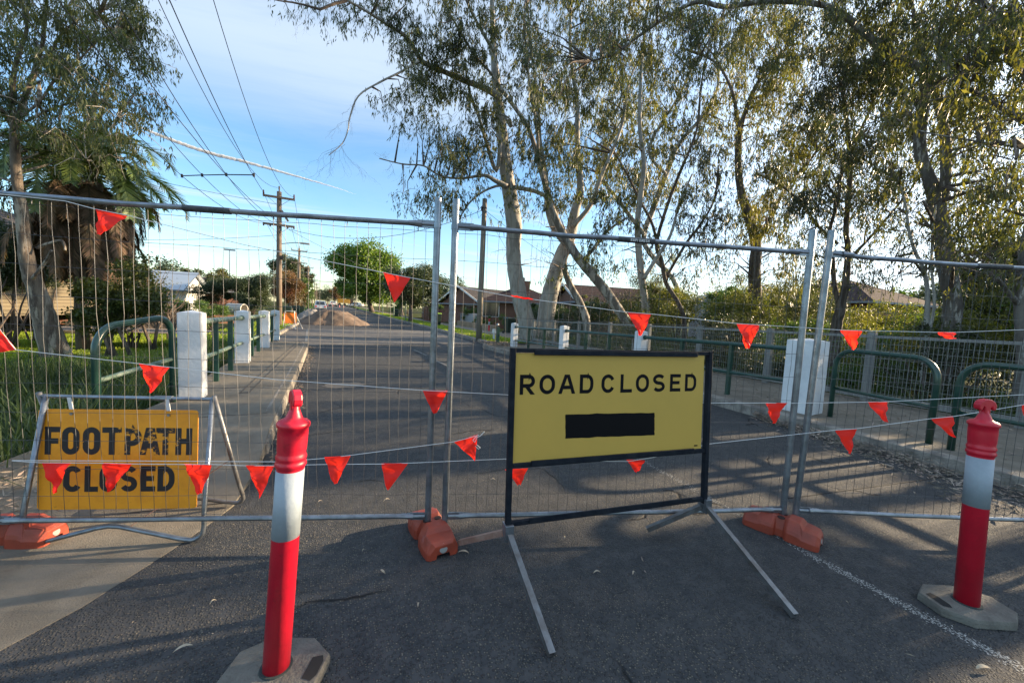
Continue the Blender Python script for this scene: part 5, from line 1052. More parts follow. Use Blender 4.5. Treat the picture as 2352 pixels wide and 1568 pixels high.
def litter(name, px, py, pz, ln, label, m=LITM, up=.25):
    n = len(px); D = rng.normal(size=(n, 3)); D[:, 2] = rng.uniform(0, up, n); V = leafquads(np.stack([px, py, pz], 1), D, ln*rng.uniform(.6, 1.3, n), ln*.2*rng.uniform(.6, 1.3, n)); V[:, :, 2] = np.maximum(V[:, :, 2], np.stack([pz]*4, 1))
    return tag(quads(name, V, m), label, 'leaf litter', kind='stuff')
n = 4600; py = rng.uniform(-2, 3.6, n)*1.0; e = np.interp(py, [t[0] for t in XR], [t[1] for t in XR]); px = e-.02-np.abs(rng.normal(size=n))*.26*np.interp(py, [-2, 1, 2.2, 3.6], [1.6, 1.5, .9, .25]); pz = .004+np.clip(.10-(e-px)*.28, 0, .1)*rng.random(n)
litter('leaf_litter', px, py, pz, .066, 'drift of dry gum leaves against the right kerb')
n = 900; py = rng.uniform(.4, 9, n); px = rng.uniform(6.7, 9.1, n); litter('leaf_litter', px, py, np.full(n, .16), .07, 'scattered dry leaves and bark on the right footpath')
n = 900; px = rng.normal(size=n)*.35-2.35; py = 3.85+rng.normal(size=n)*.28; litter('leaf_litter', px, py, np.array([max(pz_, .01) for pz_ in [.012+.15*float(sst(3.0, 4.9, q)) for q in py]])+.004, .06, 'brown leaf and twig litter left of the orange yellow board')
n = 1100; py = rng.uniform(3.8, 14.8, n); px = np.interp(py, [t[0] for t in PR], [t[1] for t in PR])+.05+np.abs(rng.normal(size=n))*.09; litter('leaf_litter', px, py, np.full(n, .005), .045, 'thin line of leaf litter in the left gutter')
n = 160; px = rng.uniform(-.4, 6.2, n); py = rng.uniform(.3, 15, n); litter('leaf_litter', px, py, np.full(n, .005), .035, 'sparse small leaves and grit over the road', up=.1)
n = 1500; a = rng.uniform(0, 6.28, n); px = 6.6+rng.normal(size=n)*.35; py = 14.9-rng.random(n)*1.4; litter('leaf_litter', px, py, np.full(n, .17)+rng.random(n)*.08, .10, 'reddish brown litter heap on the kerb island at the end of the right railing')
# gravelly bare stones near the concrete edge, catching the light
n = 1500; px = rng.normal(size=n)*.30-.25; py = 2.65+rng.normal(size=n)*.38; k = px > np.interp(py, [t[0] for t in PR], [t[1] for t in PR])+.02; px, py = px[k], py[k]
litter('loose_grit', px, py, np.full(len(px), .002), .009, 'pale loose grit on the road by the concrete path edge', mat('grit', (.30, .26, .20), .9, island=.4), up=.8)
def fallen(x, y, ln, rz, label, kindn='fallen_leaf', m=None):
    c = gp(x, y, .006); b = MB(); u = Vector((math.cos(rz), math.sin(rz), 0)); v = Vector((-u.y, u.x, 0)); n = 6; vs = []
    for i in range(n+1):
        t = i/n; w = ln*.11*math.sin(math.pi*t)**.8+.001; q = c+u*(t-.5)*ln+v*.12*ln*math.sin(t*2.6)+Vector((0, 0, .004+.010*math.sin(t*3.1))); vs += [q-v*w+Vector((0, 0, .003)), q, q+v*w+Vector((0, 0, .003))]
    b.add(vs, [(3*i+j, 3*i+j+1, 3*i+j+4, 3*i+j+3) for i in range(n) for j in (0, 1)])
    return solo(b, kindn, m or mat('dry_leaf', (.42, .36, .27), .8, col2=(.30, .24, .17), nscale=20), c, label, 'leaf', 'single fallen leaves on the asphalt')
for a in [(420, 1493, .065, .1, 'long curled leaf lying left of the left bollard base'), (880, 1314, .05, 1.9, 'whitish crumpled scrap below the middle orange foot'), (1064, 1271, .07, -.6, 'pale leaf beside the middle orange foot'), (1371, 1317, .045, -.3, 'pale leaf under the road board, left one'), (1456, 1318, .035, .4, 'pale leaf under the road board, right one'), (962, 1391, .03, 1.0, 'tiny leaf on dark asphalt left of the square tube foot'), (2262, 1540, .08, -.5, 'slender leaf at the bottom right corner'), (1132, 1103, .05, -.4, 'white scrap behind the left post of the road board'), (735, 1154, .04, .5, 'leaf on sunlit asphalt right of the left bollard'), (888, 1150, .05, .2, 'brown curled leaf casting a shadow left of the middle posts'), (1298, 1237, .03, .6, 'white fleck between the feet of the road board'), (835, 1266, .02, .6, 'small pale pebble like scrap left of the middle orange foot'), (490, 1385, .03, .6, 'dark chip on the asphalt left of the left bollard')]: fallen(*a)

# ---------------------------------------------------------------- heaps
def heap(name, label, m, cx_, cy_, rx, ry, h, seed, ridge=.25):
    rs = np.random.default_rng(seed); b = MB(); n = 64; k = 22; vs = []; fs = []
    for j in range(k+1):
        t = j/k
        for i in range(n):
            a = 2*math.pi*i/n; R = 1+.07*math.sin(2*a+seed)+.05*math.sin(5*a+1)+.03*math.sin(11*a); x = math.cos(a)*t; y = math.sin(a)*t
            z = h*min(1-ridge*.35, (1-t))*1.0/(1-ridge*.35) if t > ridge*.35 else h
            z += h*.075*math.sin(x*7+seed)*math.cos(y*6+1)*(1-t) + h*.03*math.sin(x*19)*math.sin(y*17+seed) *(t < 1)+ rs.normal()*.018*(t < 1)
            vs.append((cx_+x*rx*R, cy_+y*ry*R, max(z, 0)-(.03 if j == k else 0)+float(rise(cy_))))
    fs = [(j*n+i, j*n+(i+1) % n, (j+1)*n+(i+1) % n, (j+1)*n+i) for j in range(k) for i in range(n)]; b.add(vs, fs)
    for q in range(60):
        a = rs.uniform(0, 6.28); d = rs.uniform(.85, 1.18); s = rs.uniform(.02, .06); b.lathe([(s*.5, 0), (s, s*.5), (s*.5, s)], (cx_+math.cos(a)*d*rx, cy_+math.sin(a)*d*ry, float(rise(cy_))), 6)
    return solo(b, name, m, (cx_, cy_, 0), label, 'heap', smooth=True)
heap('soil_heap', 'brown heap of earth tipped across the road beyond the bridge', SOIL, .8, 31.2, 2.5, 2.0, .98, 3, ridge=1.)
heap('gravel_heap', 'grey gravel heap behind and left of the brown earth heap', GRAV, -.75, 36.5, 1.6, 3.4, 1.0, 5, ridge=.5)

# ---------------------------------------------------------------- poles and wires
def power_pole(x, y, h, label, first=False, rad=.16, arms=((.97, 1.0), (.80, 1.0)), lamp=False):
    z0 = hz_(x, y); r = root('power_pole', (x, y, z0), label, 'power pole', 'timber power poles down the left side of the street')
    b = MB(); b.tube([(x, y, z0-.2), (x, y, z0+h)], [rad, rad*.78], 12); b.lathe([(.03, 0), (.03, .12), (.05, .16), (.03, .2), (.05, .24), (.02, .32)], (x, y, z0+h), 8); B(b, 'pole', TIMBER, r, smooth=True)
    for f_, w in arms:
        z = z0+h*f_; b = MB(); b.box((x, y-rad*.9, z), (1.55*w, .09, .11)); 
        for s in (-1, 1): b.bar((x+s*.55*w, y-rad*.9, z-.03), (x, y-rad*.9, z-.5), .04, .012)
        a = B(b, 'crossarm', TIMBER, r)
        for px in ((-.74, .74) if f_ > .9 else (-.74, -.42, .42, .74)):
            b = MB(); up = f_ > .9; b.lathe([(.018, -.05), (.03, .02), (.055, .06), (.03, .1), (.055, .15), (.03, .2), (.045, .25), (.015, .3)] if up else [(.02, .06), (.045, .0), (.03, -.04), (.045, -.09), (.015, -.14)], (x+px*w, y-rad*.9, z), 10); B(b, 'insulator', mat('brown_porcelain', (.09, .04, .035), .25), a)
    if first:
        b = MB(); b.bar((x+.13, y-.1, z0+h-1.05), (x+.45, y-.1, z0+h-1.6), .10, .10); B(b, 'fuse_bracket', TIMBER, r)
        b = MB(); b.box((x+.17, y-.12, z0+h-3.7), (.12, .12, .22)); B(b, 'meter_box', mat('dark_box', (.03, .03, .03), .6), r)
    if lamp:
        b = MB(); b.tube([(x+.1, y, z0+h*.63), (x+.8, y, z0+h*.65), (x+1.1, y, z0+h*.65)], .025, 6); B(b, 'lamp_arm', GALV, r); b = MB(); b.box((x+1.3, y, z0+h*.65), (.5, .16, .09)); B(b, 'lamp_head', mat('lamp_grey', (.3, .3, .3), .5), r)
    return r
PX, PY = -2.18, 25.9; zP = hz_(PX, PY)
power_pole(PX, PY, 7.72-zP, 'timber power pole nearest the bridge with two crossarms and a street lamp', True, .155, arms=((.955, 1.), (.76, 1.)), lamp=True)
far = [(-2.6, 58, 8.6, 'second timber power pole, rising behind the copper tree'), (-2.3, 84, 8.3, 'third timber power pole down the street'), (-2.0, 108, 8.2, 'fourth timber power pole down the street'), (-1.8, 135, 8.2, 'fifth timber power pole down the street'), (-1.6, 165, 8, 'sixth, distant timber power pole'), (-1.4, 200, 8, 'farthest power pole at the street end')]
for x, y, h, lab in far: power_pole(x, y, h, lab, rad=.15, arms=((.96, 1.2), (.78, 1.2)), lamp=(y < 60))
def wire_thing(pts, label, rad=.012, grp='overhead wires'):
    b = MB(); b.tube(pts, rad, 5, cap=False); return solo(b, 'overhead_wire', mat('dark_wire', (.03, .03, .035), .6), pts[0], label, 'wire', grp)
def solve_wire(xa, k, pix, zA):
    S = []
    for (x, y) in pix:
        v = ray(x, y); # x(t)=xa+k*(y-PY)
        t = (xa - k*PY)/(v.x - k*v.y); p = O+v*t; S.append((p.y, p.z))
    S.append((PY, zA)); Y_ = np.array([s[0] for s in S]); Z_ = np.array([s[1] for s in S]); c = np.polyfit(Y_, Z_, 2, w=[1]*len(pix)+[3])
    return [(xa+k*(yy_-PY), yy_, float(np.polyval(c, yy_)) if yy_ < PY else zA) for yy_ in np.linspace(PY, -8, 40)]
zarm = 7.55; zlow = 5.85
wires = [('lowest left wire running overhead to the lower crossarm', -2.92, .085, [(20, 0), (415, 401), (510, 475)], zlow), ('second overhead wire from the left to the lower crossarm', -2.6, .075, [(132, 0), (463, 399), (544, 477)], zlow), ('third overhead wire from the left to the lower crossarm', -1.76, .075, [(265, 0), (518, 399), (584, 477)], zlow),
         ('fourth thin overhead wire curving to the lower crossarm', -1.44, .09, [(279, 102), (442, 323), (523, 401)], zlow), ('fifth thin overhead wire to the pole top', -2.18, .07, [(372, 24), (476, 221), (557, 367)], 7.95), ('thick overhead wire to the left end of the top crossarm', -2.92, .02, [(389, 0), (581, 402), (604, 442)], zarm), ('rightmost overhead wire to the right end of the top crossarm', -1.44, .055, [(489, 0), (544, 170), (618, 377)], zarm)]
WP = []
for i, (lab, xa, k, pix, zA) in enumerate(wires): w_ = solve_wire(xa, k, pix, zA); WP.append(w_); wire_thing(w_, lab, .013 if i == 5 else .009)
def near_pix(W, x): 
    best = None
    for a, c in zip(W[:-1], W[1:]):
        for t in (0, .25, .5, .75):
            p = Vector(a).lerp(Vector(c), t); d = p-O; dp = d.dot(_f)
            if dp < .5: continue
            X = W_/2+FPX*d.dot(CR)/dp
            if best is None or abs(X-x) < best[0]: best = (abs(X-x), p)
    return best[1]
sp = [near_pix(WP[0], 415), near_pix(WP[1], 463), near_pix(WP[2], 518)]; e = sp[2]+(sp[2]-sp[1])*1.25; e = at(583, 402, math.hypot(e.x, e.y))
b = MB(); b.tube([sp[0], sp[1], sp[2], e], .016, 6)
for q in sp+[e]: b.lathe([(.03, -.05), (.03, .05)], q, 8)
solo(b, 'wire_spreader', mat('spreader_dark', (.03, .03, .04), .6), sp[0], 'dark spreader rod holding the overhead wires apart', 'wire spreader')
# spans from pole to pole
allp = [(PX, PY, zarm, zlow)] + [(x, y, hz_(x, y)+h*.97, hz_(x, y)+h*.79) for x, y, h, l in far]
for i, (a, c) in enumerate(zip(allp[:-1], allp[1:])):
    for j, (dx_, lv) in enumerate(((-.74, 0), (.74, 0), (-.6, 1), (.6, 1))):
        pts = [(a[0]+dx_+(c[0]-a[0])*t, a[1]+(c[1]-a[1])*t, (a[2+lv]+(c[2+lv]-a[2+lv])*t)-.5*4*t*(1-t)) for t in np.linspace(0, 1, 12)]
        wire_thing(pts, f"{['left high','right high','left low','right low'][j]} wire of the {['first','second','third','fourth','fifth','last'][i]} span beyond the nearest power pole", .010+.001*i)
# grey pole on the right of the road
gx, gy = 6.93, 17.3; r = root('timber_pole', (gx, gy, .1), 'plain grey timber pole at the right kerb, top level with the fence tube', 'pole'); b = MB(); b.tube([(gx, gy, 0), (gx+.02, gy, 6.85)], [.145, .115], 14); B(b, 'pole', mat('grey_weathered_timber', (.26, .23, .19), .85, col2=(.17, .15, .125), nscale=5, stretch=(5, 5, .4)), r, smooth=True)
b = MB(); b.lathe([(.125, 0), (.125, .04)], (gx+.02, gy, 6.4), 14); b.tube([(gx-.12, gy-.05, 6.5), (gx-.35, gy, 6.2), (gx-.25, gy, 5.9), (gx-.12, gy, 6.1)], .012, 5); b.box((gx-.14, gy-.06, 6.35), (.06, .06, .2)); B(b, 'cable_fitting', mat('dark_box', (.03, .03, .03), .6), r)
def catn(a, c, s, n=14): a = Vector(a); c = Vector(c); return [a.lerp(c, t)-Vector((0, 0, s*4*t*(1-t))) for t in np.linspace(0, 1, n)]
wire_thing(catn((PX+.5, PY, 5.7), (gx, gy, 6.35), .9), 'service wire sagging across the street to the plain grey pole', .012)
wire_thing(catn((gx, gy, 6.4), (24, 41, 3.9), .4), 'service wire from the plain grey pole to the tiled roofs', .010)
wire_thing(catn((gx, gy, 6.35), (18, 20, 3.2), .4), 'steep stay wire from the plain grey pole behind the gum trunks', .010)
wire_thing(catn((PX, PY, 5.3), (-13, 24, 3.7), .3), 'service wire from the nearest power pole to the left garden', .010)
wire_thing(catn((PX-.1, PY, 7.0), (-14, 20, 6.9), .2), 'upper cross wire from the nearest power pole towards the left bank', .010)
wire_thing(catn((PX+.3, PY, 5.75), (10, 52, 5.4), .5), 'service wire from the nearest power pole to the right side far away', .012)
# sign poles on the right
for k, (x, y, h, lab) in enumerate([(8.0, 40.9, 2.8, 'green steel street sign pole in front of the dark rounded tree'), (8.3, 50, 5.4, 'tall green lamp post in the plane tree'), (8.6, 62, 2.6, 'pale steel post further up the right verge')]):
    r = root('sign_pole', (x, y, hz_(x, y)), lab, 'pole'); b = MB(); b.tube([(x, y, hz_(x, y)), (x, y, hz_(x, y)+h)], .055, 8); B(b, 'post', GREENPALE, r)
    if k == 0: b = MB(); b.box((x-.35, y, h-.15), (.7, .03, .16)); B(b, 'name_plate', PLASTW, r)
# floodlight mast, antennas
x, y = -27, 155; r = root('floodlight_mast', (x, y, 0), 'thin floodlight mast far away left of the power pole', 'floodlight'); b = MB(); b.tube([(x, y, 0), (x, y, 17.5)], [.25, .12], 8); B(b, 'mast', GALV, r); b = MB(); b.box((x, y, 17.6), (3.2, .4, .5)); B(b, 'lamp_bank', GALV, r)
p = at(232, 520, 30); r = root('antenna_mast', (p.x, p.y, 0), 'thin television mast above the left palm', 'antenna'); b = MB(); t = at(232, 393, 30); b.tube([(p.x, p.y, hz_(p.x, p.y)), (t.x, t.y, t.z)], .03, 6); B(b, 'mast', GALV, r); b = MB(); b.tube([at(214, 392, 30), at(233, 393, 30)], .02, 5); b.tube([at(218, 397, 30), at(232, 400, 30)], .015, 5); B(b, 'aerial', GALV, r)

# ---------------------------------------------------------------- houses
def house(x, y, w, d, hw, hr, rz, label, wall, roofm, kind='hip', ov=.5, z0=None, wins=(), chimney=None, veranda=False, name='house'):
    z = (hz_(x, y) if z0 is None else z0); r = root(name, (x, y, z), label, 'house', None)
    r.rotation_euler = (0, 0, rz); ORG[r.name] = Vector((0, 0, 0))
    b = MB(); b.box((0, 0, hw/2-.2), (w, d, hw+.4)); wl = B(b, 'wall', wall, r)
    b = MB(); a, c = w/2+ov, d/2+ov; t = .12
    if kind == 'hip':
        rl = max(0, a-c); top = [(-rl, 0, hw+hr), (rl, 0, hw+hr)] if a >= c else [(0, -(c-a), hw+hr), (0, c-a, hw+hr)]
        e = [(-a, -c, hw), (a, -c, hw), (a, c, hw), (-a, c, hw)]; vs = e+top
        fs = [(0, 1, 5, 4), (1, 2, 5), (2, 3, 4, 5), (3, 0, 4), (3, 2, 1, 0)] if a >= c else [(0, 1, 4), (1, 2, 5, 4), (2, 3, 5), (3, 0, 4, 5), (3, 2, 1, 0)]
        b.add(vs, fs)
    else:
        vs = [(-a, -c, hw), (a, -c, hw), (a, c, hw), (-a, c, hw), (0, -c, hw+hr), (0, c, hw+hr)]; b.add(vs, [(1, 2, 5, 4), (3, 0, 4, 5), (3, 2, 1, 0)])
        b.add([(vv[0], vv[1], vv[2]-t) for vv in vs], [(4, 5, 2, 1), (5, 4, 0, 3)])
    rf = B(b, 'roof', roofm, r)
    if kind == 'gable':
        b = MB(); b.add([(-w/2, -d/2, hw), (w/2, -d/2, hw), (0, -d/2, hw+hr*w/2/a), (-w/2, d/2, hw), (w/2, d/2, hw), (0, d/2, hw+hr*w/2/a)], [(0, 1, 2), (4, 3, 5)]); B(b, 'gable', wall, r)
        b = MB()
        for s in (-1, 1): b.bar((0, -c-.01, hw+hr), (s*a, -c-.01, hw), .05, .2)
        B(b, 'barge_board', PLASTW, r)
    b = MB()
    for q in (((-a, -c), (a, -c)), ((a, -c), (a, c)), ((a, c), (-a, c)), ((-a, c), (-a, -c))): b.bar((*q[0], hw-.05), (*q[1], hw-.05), .11, .13)
    B(b, 'gutter', mat('gutter_grey', (.20, .22, .25), .5), r)
    for (face, u0, ww, z1, wh) in wins:
        b = MB(); g_ = MB()
        if face == 's': b.box((u0, -d/2-.02, z1+wh/2), (ww, .08, wh)); g_.box((u0, -d/2-.065, z1+wh/2), (ww-.16, .02, wh-.16))
        elif face == 'w': b.box((-w/2-.02, u0, z1+wh/2), (.08, ww, wh)); g_.box((-w/2-.065, u0, z1+wh/2), (.02, ww-.16, wh-.16))
        else: b.box((w/2+.02, u0, z1+wh/2), (.08, ww, wh)); g_.box((w/2+.065, u0, z1+wh/2), (.02, ww-.16, wh-.16))
        f_ = B(b, 'window', PLASTW, r); B(g_, 'pane', GLASS, f_)
    if chimney:
        b = MB(); b.box((chimney[0], chimney[1], hw+hr*.5+.2), (chimney[2], .8, hr+.6)); ch = B(b, 'chimney', BRICK, rf); b = MB(); b.lathe([(.1, 0), (.1, .35)], (chimney[0], chimney[1], hw+hr+.5), 8); B(b, 'chimney_pot', TILE, ch)
    return r
house(17.5, 55, 8, 8, 2.4, 1.9, R_(-8), 'brick house with dark tiled hip roof, leftmost of the right hand houses', BRICK, TILE, wins=(('w', 1.5, 1.6, .9, 1.3), ('s', -2, 1.8, .9, 1.3)))
house(18.6, 45.2, 8, 7.5, 2.35, 2.1, R_(-72), 'brick house with grey tiled gable roof behind the grey pole', BRICK, TILEG, kind='gable', wins=(('w', 0, 1.6, .9, 1.3), ('s', 2, 1.6, .9, 1.3), ('e', 1, 1.6, .9, 1.3)))
house(18.6, 35.2, 7.6, 7, 2.3, 1.75, R_(-24), 'brick house with terracotta hip roof and wide chimney between the pale trunks', BRICK, TILE, z0=.2, chimney=(.2, -.8, 1.2), wins=(('w', -1.8, 1.8, .8, 1.4), ('s', -3, 1.6, .8, 1.4), ('s', 1, 1.8, .8, 1.4)))
house(22.4, 25.6, 6., 8, 2.4, 1.5, R_(-105), 'brick house with a gable end and tiled roof behind the slim gum', BRICK, TILE, kind='gable', z0=.2, wins=(('w', 0, 2.0, .8, 1.4), ('s', -1.5, 1.6, .9, 1.3), ('e', 2, 1.8, .8, 1.4)))
house(35, 24.2, 5, 6, 3.4, .9, R_(-55), 'grey shed with low metal roof behind the creek shrubs', mat('shed_sheet', (.30, .33, .37), .5, col2=(.26, .29, .33), nscale=1), METALR, kind='gable', name='shed', ov=.15)
house(37.2, 15.2, 7.5, 7, 3.1, 1.9, R_(80), 'house with dark tiled hip roof above the hoop rail on the right', BRICK, TILE, z0=.3)
house(-14.6, 51.5, 4.8, 5.4, 2.25, 1.95, R_(-102), 'white house with steep pale metal roof left of the bridge', PLASTW, METALR, kind='gable', wins=(('w', 1.6, 1.2, 1, 1.2), ('s', 0, 1.4, .9, 1.2)))
house(-14.2, 63, 7, 8, 2.4, 1.75, R_(-78), 'brown roofed house between the white house and the dark hedge', BRICK, TILEG, kind='gable', wins=(('s', 0, 1.5, .9, 1.3),))
# raised weatherboard house at the left edge
hp = at(30, 720, 30); r = house(hp.x-2.5, hp.y, 9, 8, 2.9, 2.2, R_(-10), 'old cream weatherboard house on stumps behind the left gum', WEATHERB, TILEG, z0=.75, wins=(('s', 1.5, 1.2, 1, 1.3),))
b = MB()
for i in range(7):
    for j in (-3.8, 0, 3.8): b.box((-4.3+i*1.4, j, -.75), (.15, .15, 1.2))
b.box((0, 3.5, -.7), (8.8, .1, 1.2)); B(b, 'stumps', DARK, r)
# low retaining wall and picket fence behind the lawn
def picket(a, c, n, h, m, name, label, z0=None, wd=.07, rails=(.25, .8)):
    a = Vector(a); c = Vector(c); r = root(name, a, label, 'fence'); u = (c-a).normalized()
    b = MB()
    for i in range(n+1):
        p = a.lerp(c, i/n); z = hz_(p.x, p.y) if z0 is None else z0; b.box((p.x, p.y, z+h/2), (wd, .025, h), Matrix.Rotation(math.atan2(u.y, u.x), 3, 'Z'))
    B(b, 'pickets', m, r)
    for f_ in rails:
        b = MB(); za = (hz_(a.x, a.y) if z0 is None else z0)+h*f_; zb = (hz_(c.x, c.y) if z0 is None else z0)+h*f_; b.bar((a.x, a.y+.03, za), (c.x, c.y+.03, zb), .04, .08); B(b, 'rail', m, r)
    return r
wa, wb = at(150, 765, 29), at(400, 760, 29)
b = MB(); b.bar((wa.x, wa.y, -.25), (wb.x, wb.y, -.25), .2, .55); solo(b, 'retaining_wall', DARK, (wa.x, wa.y, -.5), 'low dark sleeper wall behind the sunlit lawn', 'wall')
b = MB(); b.bar((-12.5, 29, .0), (-5.2, 31.5, .15), .2, .55); solo(b, 'brick_wall', BRICK, (-12.5, 29, -.3), 'low brick garden wall behind the pale green railing', 'wall')
picket((wa.x, wa.y+.4, 0), (wb.x, wb.y+.4, 0), 60, .8, DARK, 'picket_fence', 'dark slatted garden fence behind the sunlit lawn', z0=0.0, wd=.05)
b = MB()
for i in range(18):
    z = .1+i*.12; b.bar((wa.x-5, wa.y+2.5, z), (wa.x+1.6, wa.y+1.6, z), .03, .08)
solo(b, 'slatted_screen', DARK, (wa.x, wa.y, 0), 'dark slatted timber screen behind the palm', 'fence')
picket((12.4, 36, 0), (12.0, 30.5, 0), 40, 1.3, mat('pale_fence', (.34, .36, .38), .7), 'picket_fence', 'pale blue grey paling fence left of the flowering hedge')
b = MB()
for i in range(7): b.box((11.0-.03*i, 38+i*1.0, rise(38)+.75), (.35, .35, 1.5))
solo(b, 'brick_pier_fence', BRICK, (11, 38, 0), 'row of brick piers along the right footpath under the dark tree', 'fence')
b = MB(); b.bar((11.1, 24.5, .3), (11.5, 34, .3), .25, .45); solo(b, 'garden_wall', mat('sandstone', (.32, .24, .16), .9, col2=(.24, .18, .12), nscale=3), (11.1, 24.5, .1), 'low sandstone garden wall along the right footpath', 'wall')
picket((11.2, 15.5, 0), (12.8, 24., 0), 60, .9, GREENP, 'picket_fence', 'low dark green wire fence right of the grey pole', wd=.02)

# ---------------------------------------------------------------- bins, signs, cones, letterbox, pipe
def bin_(x, y, label, lid=BINM, rz=0):
    z = float(rise(y))+.12; r = root('wheelie_bin', (x, y, z), label, 'bin', 'wheelie bins on the verges')
    b = MB(); b.loft([[(x+sx_*.23, y+sy_*.24, z+.08) for sx_, sy_ in ((-1, -1), (1, -1), (1, 1), (-1, 1))], [(x+sx_*.28, y+sy_*.32, z+.98) for sx_, sy_ in ((-1, -1), (1, -1), (1, 1), (-1, 1))]]); B(b, 'body', BINM, r, bevel=.02)
    b = MB(); b.loft([[(x+sx_*.30, y+sy_*.34, z+.985) for sx_, sy_ in ((-1, -1), (1, -1), (1, 1), (-1, 1))], [(x+sx_*.27, y+sy_*.30, z+1.06) for sx_, sy_ in ((-1, -1), (1, -1), (1, 1), (-1, 1))]]); B(b, 'lid', lid, r, bevel=.02)
    for s in (-1, 1): b = MB(); b.lathe([(.1, 0), (.1, .05)], (x+s*.27, y+.26, z+.1), 12, axis=(s, 0, 0)); B(b, 'wheel', TYRE, r)
    return r
bin_(-2.35, 34.5, 'dark bin nearest the orange sign on the left verge'); bin_(-2.1, 41.5, 'dark bin behind the nearest left one'); bin_(-1.9, 47.5, 'farthest dark bin on the left verge'); bin_(8.7, 31.2, 'dark bin with lime lid on the right verge', LIME); bin_(10.9, 22.0, 'large dark bin by the flowering hedge right', BINM)
bin_(8.9, 52, 'small dark bin far up the right verge')
sx0, sy0 = -1.55, 24.3; r = root('orange_sign', (sx0, sy0, 0), 'orange roadwork board leaning on a white trestle beyond the left railing', 'road sign')
b = MB(); b.box((sx0+.02, sy0, .62), (.62, .02, .62), Matrix.Rotation(R_(-12), 3, 'X')); B(b, 'board', ORSIGN, r)
b = MB()
for a_, c_ in (((-.3, -.1, 0), (-.22, 0, 1.0)), ((.3, -.1, 0), (.22, 0, 1.0)), ((-.22, 0, 1.), (.3, 0, 1.)), ((.22, 0, 1.), (.62, .5, 0)), ((-.22, 0, 1.), (.1, .5, 0)), ((-.3, -.1, .02), (0, -.1, .3)), ((.3, -.1, .02), (0, -.1, .3)), ((.1, .5, .02), (.62, .5, .02))): b.tube([(sx0+a_[0], sy0+a_[1], a_[2]), (sx0+c_[0], sy0+c_[1], c_[2])], .018, 6)
B(b, 'trestle', PLASTW, r)
def cone(x, y, label, h=.7, post=False):
    z = float(rise(y)); r = root('traffic_cone' if not post else 'bollard', (x, y, z), label, 'cone' if not post else 'bollard', 'distant traffic cones' if not post else None); b = MB(); b.box((x, y, z+.02), (.36, .36, .04)); B(b, 'base', RUBDARK, r)
    b = MB(); b.lathe([(.14, .04), (.03, h)] if not post else [(.06, .04), (.06, h)], (x, y, z), 14); cc = B(b, 'cone_body' if not post else 'tube', REDPL, r); b = MB(); b.lathe([(.102, h*.42), (.075, h*.62)] if not post else [(.064, h*.55), (.064, h*.8)], (x, y, z), 14); B(b, 'white_band', REFL, r)
    return r
for k, (x, y) in enumerate([(.4, 118), (1.6, 119), (3.0, 120), (4.4, 112), (5.6, 116)]): cone(x, y, ['leftmost', 'second', 'third', 'fourth', 'rightmost'][k]+' of the tiny red cones across the far end of the street')
cone(10.6, 24.6, 'small red and white bollard on the right footpath by the hedge', 1.0, True)
lp = gp(1134, 778, .15); b = MB(); b.box((lp.x, lp.y, .35), (.08, .08, .5)); b.box((lp.x, lp.y, .55), (.15, .2, .2), taper=.7); solo(b, 'letterbox', PLASTW, (lp.x, lp.y, .15), 'small white letterbox on the grass right of the grey pole', 'letterbox')
b = MB()
for k, z_ in enumerate((0., )):
    c0 = Vector((-6.6, 37.5, .75)); ax = Vector((.85, -.5, 0)).normalized(); b.lathe([(.42, 0), (.42, 1.3), (.36, 1.3), (.36, 0)], c0, 20, axis=ax)
solo(b, 'concrete_pipe', mat('pale_pipe', (.48, .45, .40), .8), c0, 'short wide concrete pipe lying behind the second left white post', 'pipe')
bk = root('utility_pillar', (6.8, 14.5, .15), 'short dark steel post with a rounded cap at the end of the right railing', 'post'); b = MB(); b.box((6.62, 14.4, .5), (.11, .11, .75)); B(b, 'post', GREENP, bk); b = MB(); b.tube([(6.6, 14.4, 1.02), (6.6, 14.4, .95)], .05, 10); B(b, 'cap', PLASTW, bk)

